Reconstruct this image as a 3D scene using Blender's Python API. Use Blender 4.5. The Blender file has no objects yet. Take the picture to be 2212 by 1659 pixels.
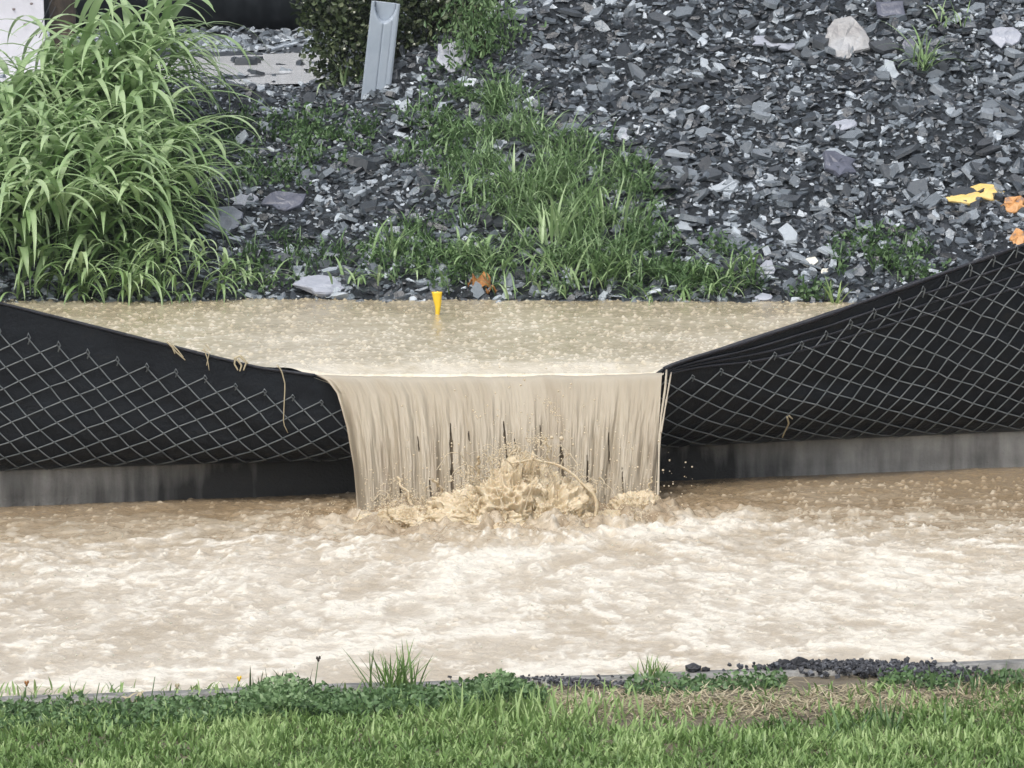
import bpy, math, random
import numpy as np
from mathutils import Vector, Matrix
R = math.radians
rng = np.random.default_rng(7); random.seed(7)
scene = bpy.context.scene
# ------------------------------------------------------------------ camera, sky, sun, exposure
CAM = (0.0, -18.0, 2.2); PITCH = R(6.01); FPX = 13290.0      # FPX: focal length in units of 1/2212 of the picture width
cd = bpy.data.cameras.new('camera'); cam = bpy.data.objects.new('camera', cd)
scene.collection.objects.link(cam); scene.camera = cam
cam.location = CAM; cam.rotation_euler = (math.pi/2-PITCH, 0, 0)
cd.sensor_width = 36.0; cd.lens = 36.0*FPX/2212.0; cd.clip_start = .1; cd.clip_end = 3000
w = bpy.data.worlds.new("World"); scene.world = w; w.use_nodes = True
nt = w.node_tree; bg = nt.nodes['Background']
sky = nt.nodes.new('ShaderNodeTexSky'); sky.sky_type = 'NISHITA'; sky.sun_disc = False
SUN_EL, SUN_AZ = R(58), R(205)
sky.sun_elevation = SUN_EL; sky.sun_rotation = SUN_AZ; sky.air_density = 1.0; sky.dust_density = 4.0; sky.ozone_density = 1.0
hs = nt.nodes.new('ShaderNodeHueSaturation'); hs.inputs['Saturation'].default_value = .5
nt.links.new(sky.outputs[0], hs.inputs['Color']); nt.links.new(hs.outputs[0], bg.inputs['Color']); bg.inputs['Strength'].default_value = .13
sd = bpy.data.lights.new('sun', 'SUN'); sd.energy = 1.2; sd.angle = R(25); sd.color = (1, .97, .93)
so = bpy.data.objects.new('sun', sd); scene.collection.objects.link(so)
so.rotation_euler = (math.pi/2-SUN_EL, 0, -SUN_AZ+math.pi)
scene.view_settings.view_transform = 'Standard'; scene.view_settings.look = 'None'
scene.view_settings.exposure = 0.68; scene.view_settings.gamma = 1

# ------------------------------------------------------------------ helpers
CP, SP = math.cos(PITCH), math.sin(PITCH)
def ray(px, py):
    a = (np.asarray(px, float)-1106)/FPX; b = -(np.asarray(py, float)-829.5)/FPX
    return a, CP+b*SP, -SP+b*CP
def at(px, py, Y):
    a, dy, dz = ray(px, py); t = (np.asarray(Y, float)-CAM[1])/dy
    return CAM[0]+a*t, CAM[1]+dy*t, CAM[2]+dz*t
def at_z(px, py, z):
    a, dy, dz = ray(px, py); t = (z-CAM[2])/dz
    return CAM[0]+a*t, CAM[1]+dy*t
def _h(ix, iy, iz, seed):
    n = (ix.astype(np.int64)*374761393 + iy.astype(np.int64)*668265263 + iz.astype(np.int64)*2147483647 + seed*1274126177) & 0x7fffffff
    n = ((n ^ (n >> 13))*1274126177) & 0x7fffffff
    n = ((n ^ (n >> 15))*668265263) & 0x7fffffff
    return ((n ^ (n >> 16)) & 0xffff)/65535.0
def noise(x, y, z=0.0, seed=0):
    x, y, z = np.broadcast_arrays(np.asarray(x, float), np.asarray(y, float), np.asarray(z, float))
    ix, iy, iz = np.floor(x), np.floor(y), np.floor(z); fx, fy, fz = x-ix, y-iy, z-iz
    fx, fy, fz = [f*f*f*(f*(f*6-15)+10) for f in (fx, fy, fz)]
    r = 0
    zs = (0, 1) if np.any(fz > 0) else (0,)
    for a in (0, 1):
        for b in (0, 1):
            for c in zs:
                r = r + _h(ix+a, iy+b, iz+c, seed)*(fx if a else 1-fx)*(fy if b else 1-fy)*((fz if c else 1-fz) if len(zs) > 1 else 1)
    return r
def fbm(x, y, z=0.0, seed=0, octv=4, gain=.5):
    s = 0; a = 1; tot = 0
    for o in range(octv):
        s = s + a*noise(np.asarray(x)*2**o+o*17.3, np.asarray(y)*2**o+o*9.1, np.asarray(z)*2**o, seed+o); tot += a; a *= gain
    return s/tot
def sstep(a, b, x):
    t = np.clip((np.asarray(x, float)-a)/(b-a), 0, 1); return t*t*(3-2*t)
def tag(o, label=None, cat=None, group=None, kind=None):
    if label: o['label'] = label
    if cat: o['category'] = cat
    if group: o['group'] = group
    if kind: o['kind'] = kind
    return o
def empty(name, loc=(0, 0, 0)):
    o = bpy.data.objects.new(name, None); o.location = loc; o.empty_display_size = .05
    scene.collection.objects.link(o); return o
def mesh(name, verts, faces, m, parent=None, tint=None, smooth=True, world=True):
    """verts in world space; if parent is an Empty with a location the mesh is shifted so that it stays in place"""
    verts = np.asarray(verts, float).reshape(-1, 3)
    off = Vector((0, 0, 0))
    if parent is not None and world: off = parent.location
    me = bpy.data.meshes.new(name)
    v = verts-np.array(off[:])
    if isinstance(faces, np.ndarray):
        n, k = faces.shape
        me.vertices.add(len(v)); me.vertices.foreach_set('co', v.ravel())
        me.loops.add(n*k); me.loops.foreach_set('vertex_index', faces.ravel().astype(np.int32))
        me.polygons.add(n); me.polygons.foreach_set('loop_start', (np.arange(n)*k).astype(np.int32))
        try: me.polygons.foreach_set('loop_total', np.full(n, k, np.int32))
        except Exception: pass
        me.update(calc_edges=True)
    else:
        me.from_pydata(v.tolist(), [], faces)
    if tint is not None:
        for key, arr in (tint.items() if isinstance(tint, dict) else (('tint', tint),)):
            at_ = me.attributes.new(key, 'FLOAT', 'POINT'); at_.data.foreach_set('value', np.asarray(arr, np.float32).ravel())
    me.polygons.foreach_set('use_smooth', [smooth]*len(me.polygons))
    me.materials.append(m); me.validate()
    o = bpy.data.objects.new(name, me); scene.collection.objects.link(o)
    if parent is not None: o.parent = parent
    return o
def grid_faces(nr, nc):
    i = np.arange((nr-1)*(nc-1)); r = i//(nc-1); c = i % (nc-1); a = r*nc+c
    return np.stack([a, a+1, a+nc+1, a+nc], 1)
def axis(lo, hi, step, far, k=1.35):
    """coordinates dense between lo and hi, growing out to lo-far and hi+far"""
    core = np.arange(lo, hi+step*.5, step); l, r = [], []; d = step; p = 0
    while p < far: d *= k; p += d; r.append(hi+p); l.append(lo-p)
    return np.concatenate([l[::-1], core, r])
class Bag:
    def __init__(s): s.v = []; s.f = []; s.t = []; s.n = 0
    def add(s, v, f, t=0.5):
        v = np.asarray(v, float).reshape(-1, 3)
        s.v.append(v); s.f += [[i+s.n for i in q] for q in f]
        s.t.append(np.full(len(v), t) if np.isscalar(t) else np.asarray(t)); s.n += len(v)
    def build(s, name, m, parent=None, smooth=True): return mesh(name, np.concatenate(s.v), s.f, m, parent, np.concatenate(s.t), smooth)
def tube(pts, rad, sides=6, cap=True):
    pts = np.asarray(pts, float); n = len(pts); rad = np.full(n, rad) if np.isscalar(rad) else np.asarray(rad)
    tg = np.gradient(pts, axis=0); tg /= np.linalg.norm(tg, axis=1)[:, None]+1e-9
    up = np.array([.13, .31, .94]); v = []
    for i in range(n):
        a = np.cross(tg[i], up); a /= np.linalg.norm(a)+1e-9; b = np.cross(tg[i], a)
        for k in range(sides):
            q = 2*math.pi*k/sides; v.append(pts[i]+rad[i]*(math.cos(q)*a+math.sin(q)*b))
    f = [[i*sides+k, i*sides+(k+1) % sides, (i+1)*sides+(k+1) % sides, (i+1)*sides+k] for i in range(n-1) for k in range(sides)]
    if cap: f += [list(range(sides))[::-1], [(n-1)*sides+k for k in range(sides)]]
    return v, f
def box(cx, cy, cz, sx, sy, sz, rot=None):
    v = np.array([[x, y, z] for x in (-.5, .5) for y in (-.5, .5) for z in (-.5, .5)])*[sx, sy, sz]
    if rot is not None: v = v @ np.array(rot.to_3x3()).T
    return v+[cx, cy, cz], [[0, 1, 3, 2], [4, 6, 7, 5], [0, 4, 5, 1], [2, 3, 7, 6], [0, 2, 6, 4], [1, 5, 7, 3]]
_t = (1+5**.5)/2
ICOV = np.array([(-1, _t, 0), (1, _t, 0), (-1, -_t, 0), (1, -_t, 0), (0, -1, _t), (0, 1, _t), (0, -1, -_t), (0, 1, -_t), (_t, 0, -1), (_t, 0, 1), (-_t, 0, -1), (-_t, 0, 1)])/math.sqrt(1+_t*_t)
ICOF = np.array([(0,11,5),(0,5,1),(0,1,7),(0,7,10),(0,10,11),(1,5,9),(5,11,4),(11,10,2),(10,7,6),(7,1,8),(3,9,4),(3,4,2),(3,2,6),(3,6,8),(3,8,9),(4,9,5),(2,4,11),(6,2,10),(8,6,7),(9,8,1)])
def blobs(c, r, sq=None):
    """many little drops as one array mesh; c (N,3), r (N,)"""
    c = np.asarray(c, float); r = np.asarray(r, float); N = len(c)
    s = np.ones((N, 3)) if sq is None else sq
    v = c[:, None, :]+ICOV[None]*r[:, None, None]*s[:, None, :]
    f = (ICOF[None]+(np.arange(N)*12)[:, None, None]).reshape(-1, 3)
    return v.reshape(-1, 3), f
def mat(name, cols, rough=.5, attr=None, nscale=8.0, bump=0.0, bscale=60.0, spec=.5, sss=0.0, trans=0.0, coat=0.0, rough2=None, bstretch=None, noise_mix=0.0, stretch=None, bdist=.01):
    m = bpy.data.materials.new(name); m.use_nodes = True; t = m.node_tree; N = t.nodes; L = t.links
    p = N['Principled BSDF']; out = N['Material Output']
    p.inputs['Roughness'].default_value = rough; p.inputs['Specular IOR Level'].default_value = spec
    if coat: p.inputs['Coat Weight'].default_value = coat; p.inputs['Coat Roughness'].default_value = .08
    if sss: p.inputs['Subsurface Weight'].default_value = sss; p.inputs['Subsurface Radius'].default_value = (.02, .014, .008); p.inputs['Subsurface Scale'].default_value = .5
    tc = N.new('ShaderNodeTexCoord')
    def coords(st):
        if st is None: return tc.outputs['Object']
        mp = N.new('ShaderNodeMapping'); mp.inputs['Scale'].default_value = st; L.new(tc.outputs['Object'], mp.inputs['Vector']); return mp.outputs[0]
    nz = N.new('ShaderNodeTexNoise'); nz.inputs['Scale'].default_value = nscale; nz.inputs['Detail'].default_value = 7; nz.inputs['Roughness'].default_value = .68
    L.new(coords(stretch), nz.inputs['Vector'])
    fac = nz.outputs['Fac']
    if attr:
        a = N.new('ShaderNodeAttribute'); a.attribute_name = attr; fac = a.outputs['Fac']
        if noise_mix:
            s1 = N.new('ShaderNodeMath'); s1.operation = 'SUBTRACT'; L.new(nz.outputs['Fac'], s1.inputs[0]); s1.inputs[1].default_value = .5
            s2 = N.new('ShaderNodeMath'); s2.operation = 'MULTIPLY_ADD'; L.new(s1.outputs[0], s2.inputs[0]); s2.inputs[1].default_value = noise_mix; L.new(fac, s2.inputs[2]); fac = s2.outputs[0]
    cr = N.new('ShaderNodeValToRGB'); el = cr.color_ramp.elements
    pos = np.linspace(0, 1, len(cols)) if attr else np.linspace(.3, .7, len(cols))
    while len(el) < len(cols): el.new(.5)
    for e, c, q in zip(el, cols, pos):
        if len(c) == 4: q = c[3]
        e.position = q; e.color = (*c[:3], 1)
    L.new(fac, cr.inputs[0]); L.new(cr.outputs[0], p.inputs['Base Color'])
    if rough2 is not None:
        mr = N.new('ShaderNodeMapRange'); L.new(fac, mr.inputs[0]); mr.inputs[1].default_value = 0 if attr else .3; mr.inputs[2].default_value = 1 if attr else .7
        mr.inputs[3].default_value = rough; mr.inputs[4].default_value = rough2; L.new(mr.outputs[0], p.inputs['Roughness'])
    if bump:
        b = N.new('ShaderNodeBump'); b.inputs['Strength'].default_value = bump; b.inputs['Distance'].default_value = bdist
        n2 = N.new('ShaderNodeTexNoise'); n2.inputs['Scale'].default_value = bscale; n2.inputs['Detail'].default_value = 5; n2.inputs['Roughness'].default_value = .6
        L.new(coords(bstretch), n2.inputs['Vector']); L.new(n2.outputs['Fac'], b.inputs['Height']); L.new(b.outputs[0], p.inputs['Normal'])
    if trans:
        tr = N.new('ShaderNodeBsdfTranslucent'); L.new(cr.outputs[0], tr.inputs['Color']); mx = N.new('ShaderNodeMixShader'); mx.inputs[0].default_value = trans
        L.new(p.outputs[0], mx.inputs[1]); L.new(tr.outputs[0], mx.inputs[2]); L.new(mx.outputs[0], out.inputs['Surface'])
    return m

# ------------------------------------------------------------------ the lie of the land
GR = .02                                             # the street falls gently to the left
def road_z(x): return GR*np.clip(x, -40, 40)
def kerb_y(x): return .16*np.asarray(x)              # front edge of the far kerb
def near_y(x): return -3.76+.11*np.asarray(x)        # road edge of the near kerb
KH = .115                                            # kerb height above the flowing water
POND = .385
def T(x, y, n=True):
    x = np.asarray(x, float); y = np.asarray(y, float)
    wr = sstep(-.75, .2, x)
    left = np.where(y < 4.2, np.minimum(POND+.32*(y-1.8), .95), .95)
    left = left+sstep(9.0, 13.0, y)*1.6
    right = np.minimum(POND+.52*(y-1.8), 1.9+.25*np.minimum(y-4, 4))
    z = left*(1-wr)+right*wr
    under = np.maximum(POND+.45*(y-1.8), .0+road_z(x)+.02)
    z = np.where(y < 1.8, under, z)
    # the bank comes forward behind the far right and far left of the fence
    z = np.where(y < 1.8, np.maximum(z, np.minimum(POND+.35*(y-1.8)+.55*sstep(1.15, 2.6, x)*1.2+.45*sstep(-1.5, -2.6, x), 1.2)), z)
    z = np.where(y < kerb_y(x)+.13, road_z(x)-.2, z)
    if n:
        k = sstep(.5, 1.6, y)*(1-.55*sstep(3.9, 4.2, y)*(1-wr))
        z = z+k*(.07*(fbm(x*1.6, y*1.6, seed=3)-.5)+.05*(fbm(x*6, y*6, seed=5)-.5)+.022*(fbm(x*22, y*22, seed=8, octv=3)-.5))
    return z
def hit(px, py, n=True):
    a, dy, dz = ray(px, py); lo = np.full(np.shape(a), 18.9)/1.0; hi = np.full(np.shape(a), 40.0)
    for _ in range(26):
        t = (lo+hi)/2; X = CAM[0]+a*t; Y = CAM[1]+dy*t; Z = CAM[2]+dz*t
        b = Z < T(X, Y, n); hi = np.where(b, t, hi); lo = np.where(b, lo, t)
    return X, Y, T(X, Y, n)

# ------------------------------------------------------------------ materials
m_soil = mat('slate_grit', [(.007, .009, .012), (.02, .025, .03), (.055, .066, .077)], .45, nscale=38, bump=1, bscale=140, rough2=.3, bdist=.02)
m_slate = mat('slate', [(.011, .0135, .017), (.042, .052, .062), (.15, .176, .20), (.50, .555, .60)], .3, attr='tint', noise_mix=.25, nscale=30, bump=.5, bscale=90, rough2=.26, spec=.8)
m_slab = mat('pale_slate', [(.24, .26, .3), (.33, .35, .4), (.4, .42, .47)], .35, nscale=14, bump=.5, bscale=50)
m_slab_b = mat('brown_faced_slate', [(.21, .2, .2), (.3, .3, .3), (.4, .42, .45)], .38, nscale=7, bump=.6, bscale=40)
m_slab_d = mat('dark_slate', [(.07, .075, .1), (.13, .14, .18)], .35, nscale=12, bump=.4, bscale=50)
m_white = mat('white_stone', [(.62, .6, .5), (.75, .74, .7)], .5, nscale=20, bump=.5)
m_yel = mat('yellow_paint_on_stone', [(.3, .31, .34, .34), (.66, .46, .13, .42), (.72, .56, .25)], .5, nscale=12, bump=.4)
m_ora = mat('orange_paint_on_stone', [(.16, .15, .16, .36), (.52, .25, .08, .45), (.62, .36, .17)], .5, nscale=22, bump=.4)
m_conc = None
m_road = mat('asphalt', [(.04, .04, .042), (.06, .06, .062)], .7, nscale=60, bump=.4, bscale=300)
m_fabric = mat('black_geotextile', [(.003, .004, .006, .3), (.008, .0105, .014, .6), (.024, .022, .017, .8)], .36, nscale=7, bump=.3, bscale=90, spec=.2, stretch=(1, 1, 3))
m_hem = mat('black_hem', [(.006, .007, .011), (.014, .016, .024)], .35, nscale=14, bump=.4, bscale=120, spec=.4)
m_wire = mat('galvanised_wire', [(.07, .085, .09), (.15, .165, .17)], .5, nscale=30, spec=.6)
m_fall = mat('falling_muddy_water', [(.235, .185, .13), (.365, .315, .235), (.455, .405, .315)], .45, attr='tint', bump=.1, bscale=9, bstretch=(3.0, 1.2, .3), noise_mix=.1, nscale=12, stretch=(3.0, 1, .25), sss=.1, spec=.3, trans=.12, bdist=.02)
m_spray = mat('muddy_spray', [(.72, .62, .44), (.84, .76, .6)], .4, nscale=20, trans=.4)
m_film = mat('thin_muddy_film', [(.16, .125, .085), (.26, .21, .15)], .6, spec=.2, nscale=14, stretch=(3, 1, .3))
m_splash = mat('churned_muddy_water', [(.53, .42, .26), (.66, .55, .375), (.76, .675, .51)], .3, nscale=30, bump=.3, bscale=70, sss=.2, spec=.45, trans=.22)
m_water = mat('muddy_water', [(.27, .20, .12), (.43, .36, .26), (.525, .47, .38), (.67, .63, .54)], .2, attr='tint', bump=.55, bscale=60, noise_mix=.2, nscale=24, rough2=.5, bdist=.012)
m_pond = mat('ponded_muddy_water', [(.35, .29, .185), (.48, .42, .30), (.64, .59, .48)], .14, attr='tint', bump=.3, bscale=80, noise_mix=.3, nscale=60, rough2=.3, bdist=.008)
m_pud = mat('rain_puddle', [(.7, .71, .71), (.82, .82, .81)], .1, nscale=9, bump=.3, bscale=40, spec=1.0, stretch=(.4, 1, 1))  # near-white base colour carries the reflected sky
m_tall = mat('long_grass', [(.10, .17, .065), (.23, .36, .145), (.42, .54, .30)], .38, attr='tint', trans=.3, noise_mix=.2, nscale=12)
m_weed = mat('weed_green', [(.05, .10, .04), (.125, .22, .085), (.28, .40, .20)], .45, attr='tint', trans=.25)
m_lawn = mat('lawn_green', [(.08, .15, .04), (.19, .31, .09), (.36, .48, .20)], .45, attr='tint', trans=.3)
m_dark = mat('dark_leaf', [(.025, .04, .018), (.07, .10, .04), (.19, .22, .12)], .45, attr='tint', trans=.2)
m_pale = mat('pale_petal', [(.4, .42, .33), (.6, .6, .5)], .5)
m_straw = mat('dry_straw', [(.26, .22, .13), (.42, .36, .23), (.56, .5, .35)], .6, attr='tint', trans=.1)
m_earth = mat('lawn_soil', [(.09, .075, .05), (.19, .16, .11)], .8, nscale=18, bump=.8, bscale=90)
m_grit = mat('dark_gravel', [(.015, .016, .02), (.05, .052, .06), (.16, .17, .19)], .45, attr='tint', bump=.4, bscale=200)
m_pipe = mat('black_pipe_plastic', [(.012, .015, .018), (.03, .035, .04)], .4, nscale=6, bump=.15, bscale=30)
m_board = mat('white_painted_board', [(.5, .5, .53), (.62, .62, .66)], .5, nscale=5, bump=.15)
m_wood = mat('weathered_wood', [(.012, .01, .008), (.05, .038, .027), (.13, .1, .07)], .8, nscale=12, bump=.8, bscale=30, stretch=(1, 1, .3))
m_plas = mat('grey_blue_plastic', [(.27, .32, .38), (.35, .4, .46)], .4, nscale=9, bump=.1)
m_tape = mat('yellow_plastic', [(.75, .48, .02), (.85, .6, .05)], .4, nscale=20)
m_leafd = mat('dead_leaf', [(.16, .06, .015), (.4, .18, .04)], .6, nscale=30)
m_spot = mat('brown_knot', [(.12, .1, .1), (.2, .17, .16)], .7)
def concrete():
    m = mat('wet_concrete', [(.26, .26, .245), (.38, .375, .35), (.5, .49, .46)], .6, nscale=5, bump=.5, bscale=120)
    t = m.node_tree; N = t.nodes; L = t.links; p = N['Principled BSDF']; base = p.inputs['Base Color'].links[0].from_socket
    at_ = N.new('ShaderNodeAttribute'); at_.attribute_name = 'tint'
    tc = N.new('ShaderNodeTexCoord'); mp = N.new('ShaderNodeMapping'); mp.inputs['Scale'].default_value = (9, 9, 1.2); L.new(tc.outputs['Object'], mp.inputs[0])
    nz = N.new('ShaderNodeTexNoise'); nz.inputs['Scale'].default_value = 3; nz.inputs['Detail'].default_value = 6; L.new(mp.outputs[0], nz.inputs['Vector'])
    ad = N.new('ShaderNodeMath'); ad.operation = 'ADD'; L.new(at_.outputs['Fac'], ad.inputs[0]); L.new(nz.outputs['Fac'], ad.inputs[1])
    mr = N.new('ShaderNodeMapRange'); L.new(ad.outputs[0], mr.inputs[0]); mr.inputs[1].default_value = .62; mr.inputs[2].default_value = 1.35
    mx = N.new('ShaderNodeMixRGB'); mx.inputs['Color2'].default_value = (.02, .02, .018, 1); L.new(mr.outputs[0], mx.inputs['Fac']); L.new(base, mx.inputs['Color1']); L.new(mx.outputs[0], p.inputs['Base Color'])
    return m
m_conc = concrete()

# ------------------------------------------------------------------ ground
xs = axis(-2.3, 2.3, .022, 220); ys = np.concatenate([np.arange(-.1, 4.6, .022), np.arange(4.6, 9.5, .05), 9.5+np.cumsum(.06*1.35**np.arange(24))])
X, Y = np.meshgrid(xs, ys); Z = T(X, Y)
mesh('ground', np.stack([X, Y, Z], -1).reshape(-1, 3), grid_faces(len(ys), len(xs)), m_soil); tag(bpy.data.objects['ground'], kind='structure')
# roadway under the flood
rx = axis(-3, 3, .25, 120); v = []
for y in (0, 1):
    for x in rx: v.append((x, kerb_y(np.clip(x, -20, 20))-.002 if y else near_y(np.clip(x, -20, 20))-.05, road_z(x)-.07))
tag(mesh('road', v, grid_faces(2, len(rx)), m_road), kind='structure')
# far kerb, with a joint
kx = np.concatenate([[-120, -40, -10, -4], np.arange(-2.2, 2.21, .02), [4, 10, 40, 120]]); v = []; tt = []
cut = 1.063
for x in kx:
    xc = np.clip(x, -20, 20); y0 = float(kerb_y(xc)); z0 = float(road_z(x)); j = .012*math.exp(-((x-cut)/.006)**2)
    wob = .002*(noise(x*9, 0, seed=4)-.5)
    wet = .75*math.exp(-((x+.45)/.42)**2)+.55*math.exp(-((x-.55)/.22)**2)+.24*(1-sstep(-.2, .6, x))+.1+.25*max(0, noise(x*14, 0, seed=19)-.6)*2  # splash wetness plus shade under the bulging cloth, both painted into the tint
    for (dy, dz) in ((.0, -.08), (.002+j, .03), (.004+j, KH-.016), (.009+j, KH-.005), (.02+j, KH-j*.4), (.15, KH), (.155, -.08)):
        v.append((x, y0+dy+wob, z0+dz)); tt.append(min(1, wet+(.25 if dz < .04 else 0)))  # wet holds splash wetness and the painted shade under the cloth
tag(mesh('kerb', v, grid_faces(len(kx), 7)[:, ::-1], m_conc, tint=tt), kind='structure')
# near kerb: a low grey edge almost awash
v = []; tt = []
for x in kx:
    xc = np.clip(x, -20, 20); y0 = float(near_y(xc)); z0 = float(road_z(x)); wob = .006*(fbm(x*5, 0, seed=6)-.5)
    for (dy, dz) in ((.0, -.08), (-.003, .004), (-.012, .012), (-.11, .014), (-.125, -.08)):
        v.append((x, y0+dy+wob, z0+dz+wob)); tt.append(.5)
tag(mesh('kerb', v, grid_faces(len(kx), 5), m_conc, tint=tt), kind='structure')

# ------------------------------------------------------------------ silt fence surface
def tab(pts, Yf):
    p = np.array(pts, float); Yv = Yf(p[:, 0]); x, y, z = at(p[:, 0], p[:, 1], Yv); return x, y, z
def topY(px):            # depth of the top edge of the cloth, by picture column
    return np.interp(px, [-300, 0, 690, 1430, 1700, 2212, 2600], [-.36, -.33, -.30, -.26, -.15, .10, .22])
top_pts = [(-400, 590), (-150, 618), (0, 655), (170, 697), (340, 740), (450, 768), (560, 795), (630, 804), (690, 812), (760, 832), (900, 842), (1106, 844), (1300, 840), (1400, 824), (1430, 796), (1500, 772), (1600, 742), (1800, 676), (2000, 604), (2212, 528), (2400, 470), (2700, 400)]
tx, ty, tz = tab(top_pts, topY)
_fx = np.linspace(-2.1, 2.2, 900); _k = np.hanning(25); _k /= _k.sum()
def sm(a): return np.convolve(np.pad(a, 12, mode='edge'), _k, 'valid')
_TY, _TZ = sm(np.interp(_fx, tx, ty)), sm(np.interp(_fx, tx, tz))
def top(x): return np.interp(x, _fx, _TY), np.interp(x, _fx, _TZ)
def S(x, s, off=0.0):
    """the bulging cloth: x along, s = 0 at the kerb, 1 at the top edge; off = distance in front"""
    x = np.asarray(x, float); s = np.asarray(s, float); Yt, Zt = top(x)
    Yb = kerb_y(x)+.05; Zb = road_z(x)+KH-.012; H = Zt-Zb
    B = .085+.05*np.exp(-((x+.4)/.5)**2)-.02*sstep(.6, 1.4, x)+.01*np.exp(-((x-.9)/.5)**2)
    sc = np.clip(s, 0, 1)
    f = sc**.8
    wr = .024*(fbm(x*4.0+s*3.2, s*3, seed=21)-.5)*4*sc*(1-sc)+.008*np.abs(np.sin(x*5.2+s*9-2*noise(x*3, s*2, seed=23)))*sc*(1-sc)*4*sstep(.3, .7, x)+.006*np.sin(x*9+s*7+4*noise(x*2, s*2, seed=22))*sc*(1-sc)*2
    y = Yb+(Yt-Yb)*f-B*np.sin(math.pi*sc**.55)-wr-off
    z = Zb+H*sc**1.5
    return x, y, z
nx, ns = 860, 46
xx = np.linspace(-2.1, 2.2, nx); ss = np.linspace(0, 1, ns)**.9
SX, SS = np.meshgrid(xx, ss); px_, py_, pz_ = S(SX, SS)
front = np.stack([px_, py_, pz_], -1)
back = front.copy(); back[..., 1] += .004
hem_back = front[-1:].copy(); hem_back[..., 1] += .03; hem_back[..., 2] -= .03
allv = np.concatenate([front, front[-1:]+[0, .008, .004], hem_back], 0)
fence = empty('silt_fence', (0, 0, KH))
tag(fence, 'sagging black silt fence of cloth and chain link overtopped by muddy water', 'fence')
mesh('fabric', allv.reshape(-1, 3), grid_faces(ns+2, nx), m_fabric, fence, tint=np.full(allv.shape[0]*nx, .5))
# rolled hem along the top edge, one stretch on each side of the overflow
for (x0, x1, rad, bands) in ((-2.1, -.57, .0045, 1), (.44, 2.2, .007, 4)):
    hb = Bag()
    for b in range(bands):
        xs_ = np.linspace(x0, x1, 160); q = 1-.045*b*(.35+.65*sstep(x0, x0+.35, xs_))-(.0 if b == 0 else .012)
        p = np.stack(S(xs_, q, .004+.0015*math.sin(b*2)), -1); p[:, 2] += .002*(fbm(xs_*14, b, seed=30)-.5)
        hb.add(*tube(p, (rad if b == 0 else .0035)*(.8+.5*noise(xs_*12, b, seed=31)), 7))
    hb.build('hem', m_hem, fence)
# chain link hung in front of the cloth
pkL = np.array([(56,732),(121,749),(184,765),(248,781),(312,795),(375,807),(438,820),(504,837),(567,849),(628,861),(690,872)], float)
pkR = np.array([(1494,821),(1556,807),(1617,790),(1672,772),(1730,749),(1783,727),(1836,703),(1887,679),(1941,655),(1993,632),(2044,608),(2095,585),(2145,563),(2194,543)], float)
def extend(p, n0, n1, d0, d1):
    a = [p[0]+(i+1)*np.array(d0) for i in range(n0)][::-1]; b = [p[-1]+(i+1)*np.array(d1) for i in range(n1)]
    return np.array(list(a)+list(p)+list(b))
pkL = extend(pkL, 9, 2, (-64, -14), (60, 10)); pkR = extend(pkR, 2, 9, (-58, 9), (50, -21))
def chain(pk, shift, dsr, lo, hi):
    Yg = topY(pk[:, 0])-.05; X0, Y0, Z0 = at(pk[:, 0], pk[:, 1], Yg)
    idx = np.arange(len(pk)); bag = Bag()
    def top_at(i):
        x = np.interp(i, idx, X0); zt_ = np.interp(i, idx, Z0); Yt, Zt = top(x); Zb = road_z(x)+KH-.012
        return x, np.clip((zt_-Zb)/(Zt-Zb), .05, 1.05)**(1/1.5), Zt-Zb
    for p in range(2*len(pk)-3):
        i0 = p//2; pts = []
        for j in range(0, 30):
            if p % 2 == 0: ii = i0+(.5 if j % 2 else 0)
            else: ii = i0+(.5 if j % 2 else 1)
            x, s0, H = top_at(ii); s = s0
            for _ in range(j): s = s-dsr/H*(s0/max(s, .05))**.3
            x = x+shift*j*.5+.0035*(noise(ii*.8, j*.6, seed=26)-.5)*min(j, 6)*.6; s = s+.012*(noise(ii*.7, j*.5, seed=27)-.5)*min(j, 4)*.4
            if s < .02: break
            pts.append((x, s, j))
        if len(pts) < 2: continue
        fine = []
        for a in range(len(pts)-1):
            (xa, sa, ja), (xb, sb, jb) = pts[a], pts[a+1]
            if a == 0: fine.append((xa, sa, .0065))
            for q in (.0, .06, .2, .5, .8, .94):
                ov = .0028*(-1 if (ja % 2) == (p % 2) else 1)*(1 if q == 0 and a else 0); fine.append((xa+(xb-xa)*q+ov, sa+(sb-sa)*q, .0065+.0035*math.cos(math.pi*(q+ja))*(1 if p % 2 else -1)))
        if pts[0][2] == 0 and p % 2 == 0:       # knuckled end over the top
            xa, sa, _ = pts[0]; fine.insert(0, (xa+.004, sa+.02, .012)); fine.insert(0, (xa+.010, sa+.004, .014)); fine.insert(0, (xa+.003, sa-.028, .012))
        F = np.array(fine)
        keep = (F[:, 0] > lo) & (F[:, 0] < hi)
        if keep.sum() < 3: continue
        F = F[keep]
        P = np.stack(S(F[:, 0], F[:, 1], F[:, 2]), -1)
        P[:, 1] -= 0; over = F[:, 1] > 1; P[over, 2] += (F[over, 1]-1)*.5
        bag.add(*tube(P, .0021, 5))
    return bag.build('chain_link', m_wire, fence)
chain(pkL, -.0115, .0235, -2.0, -.40); chain(pkR, .003, .0212, .40, 2.15)

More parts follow.
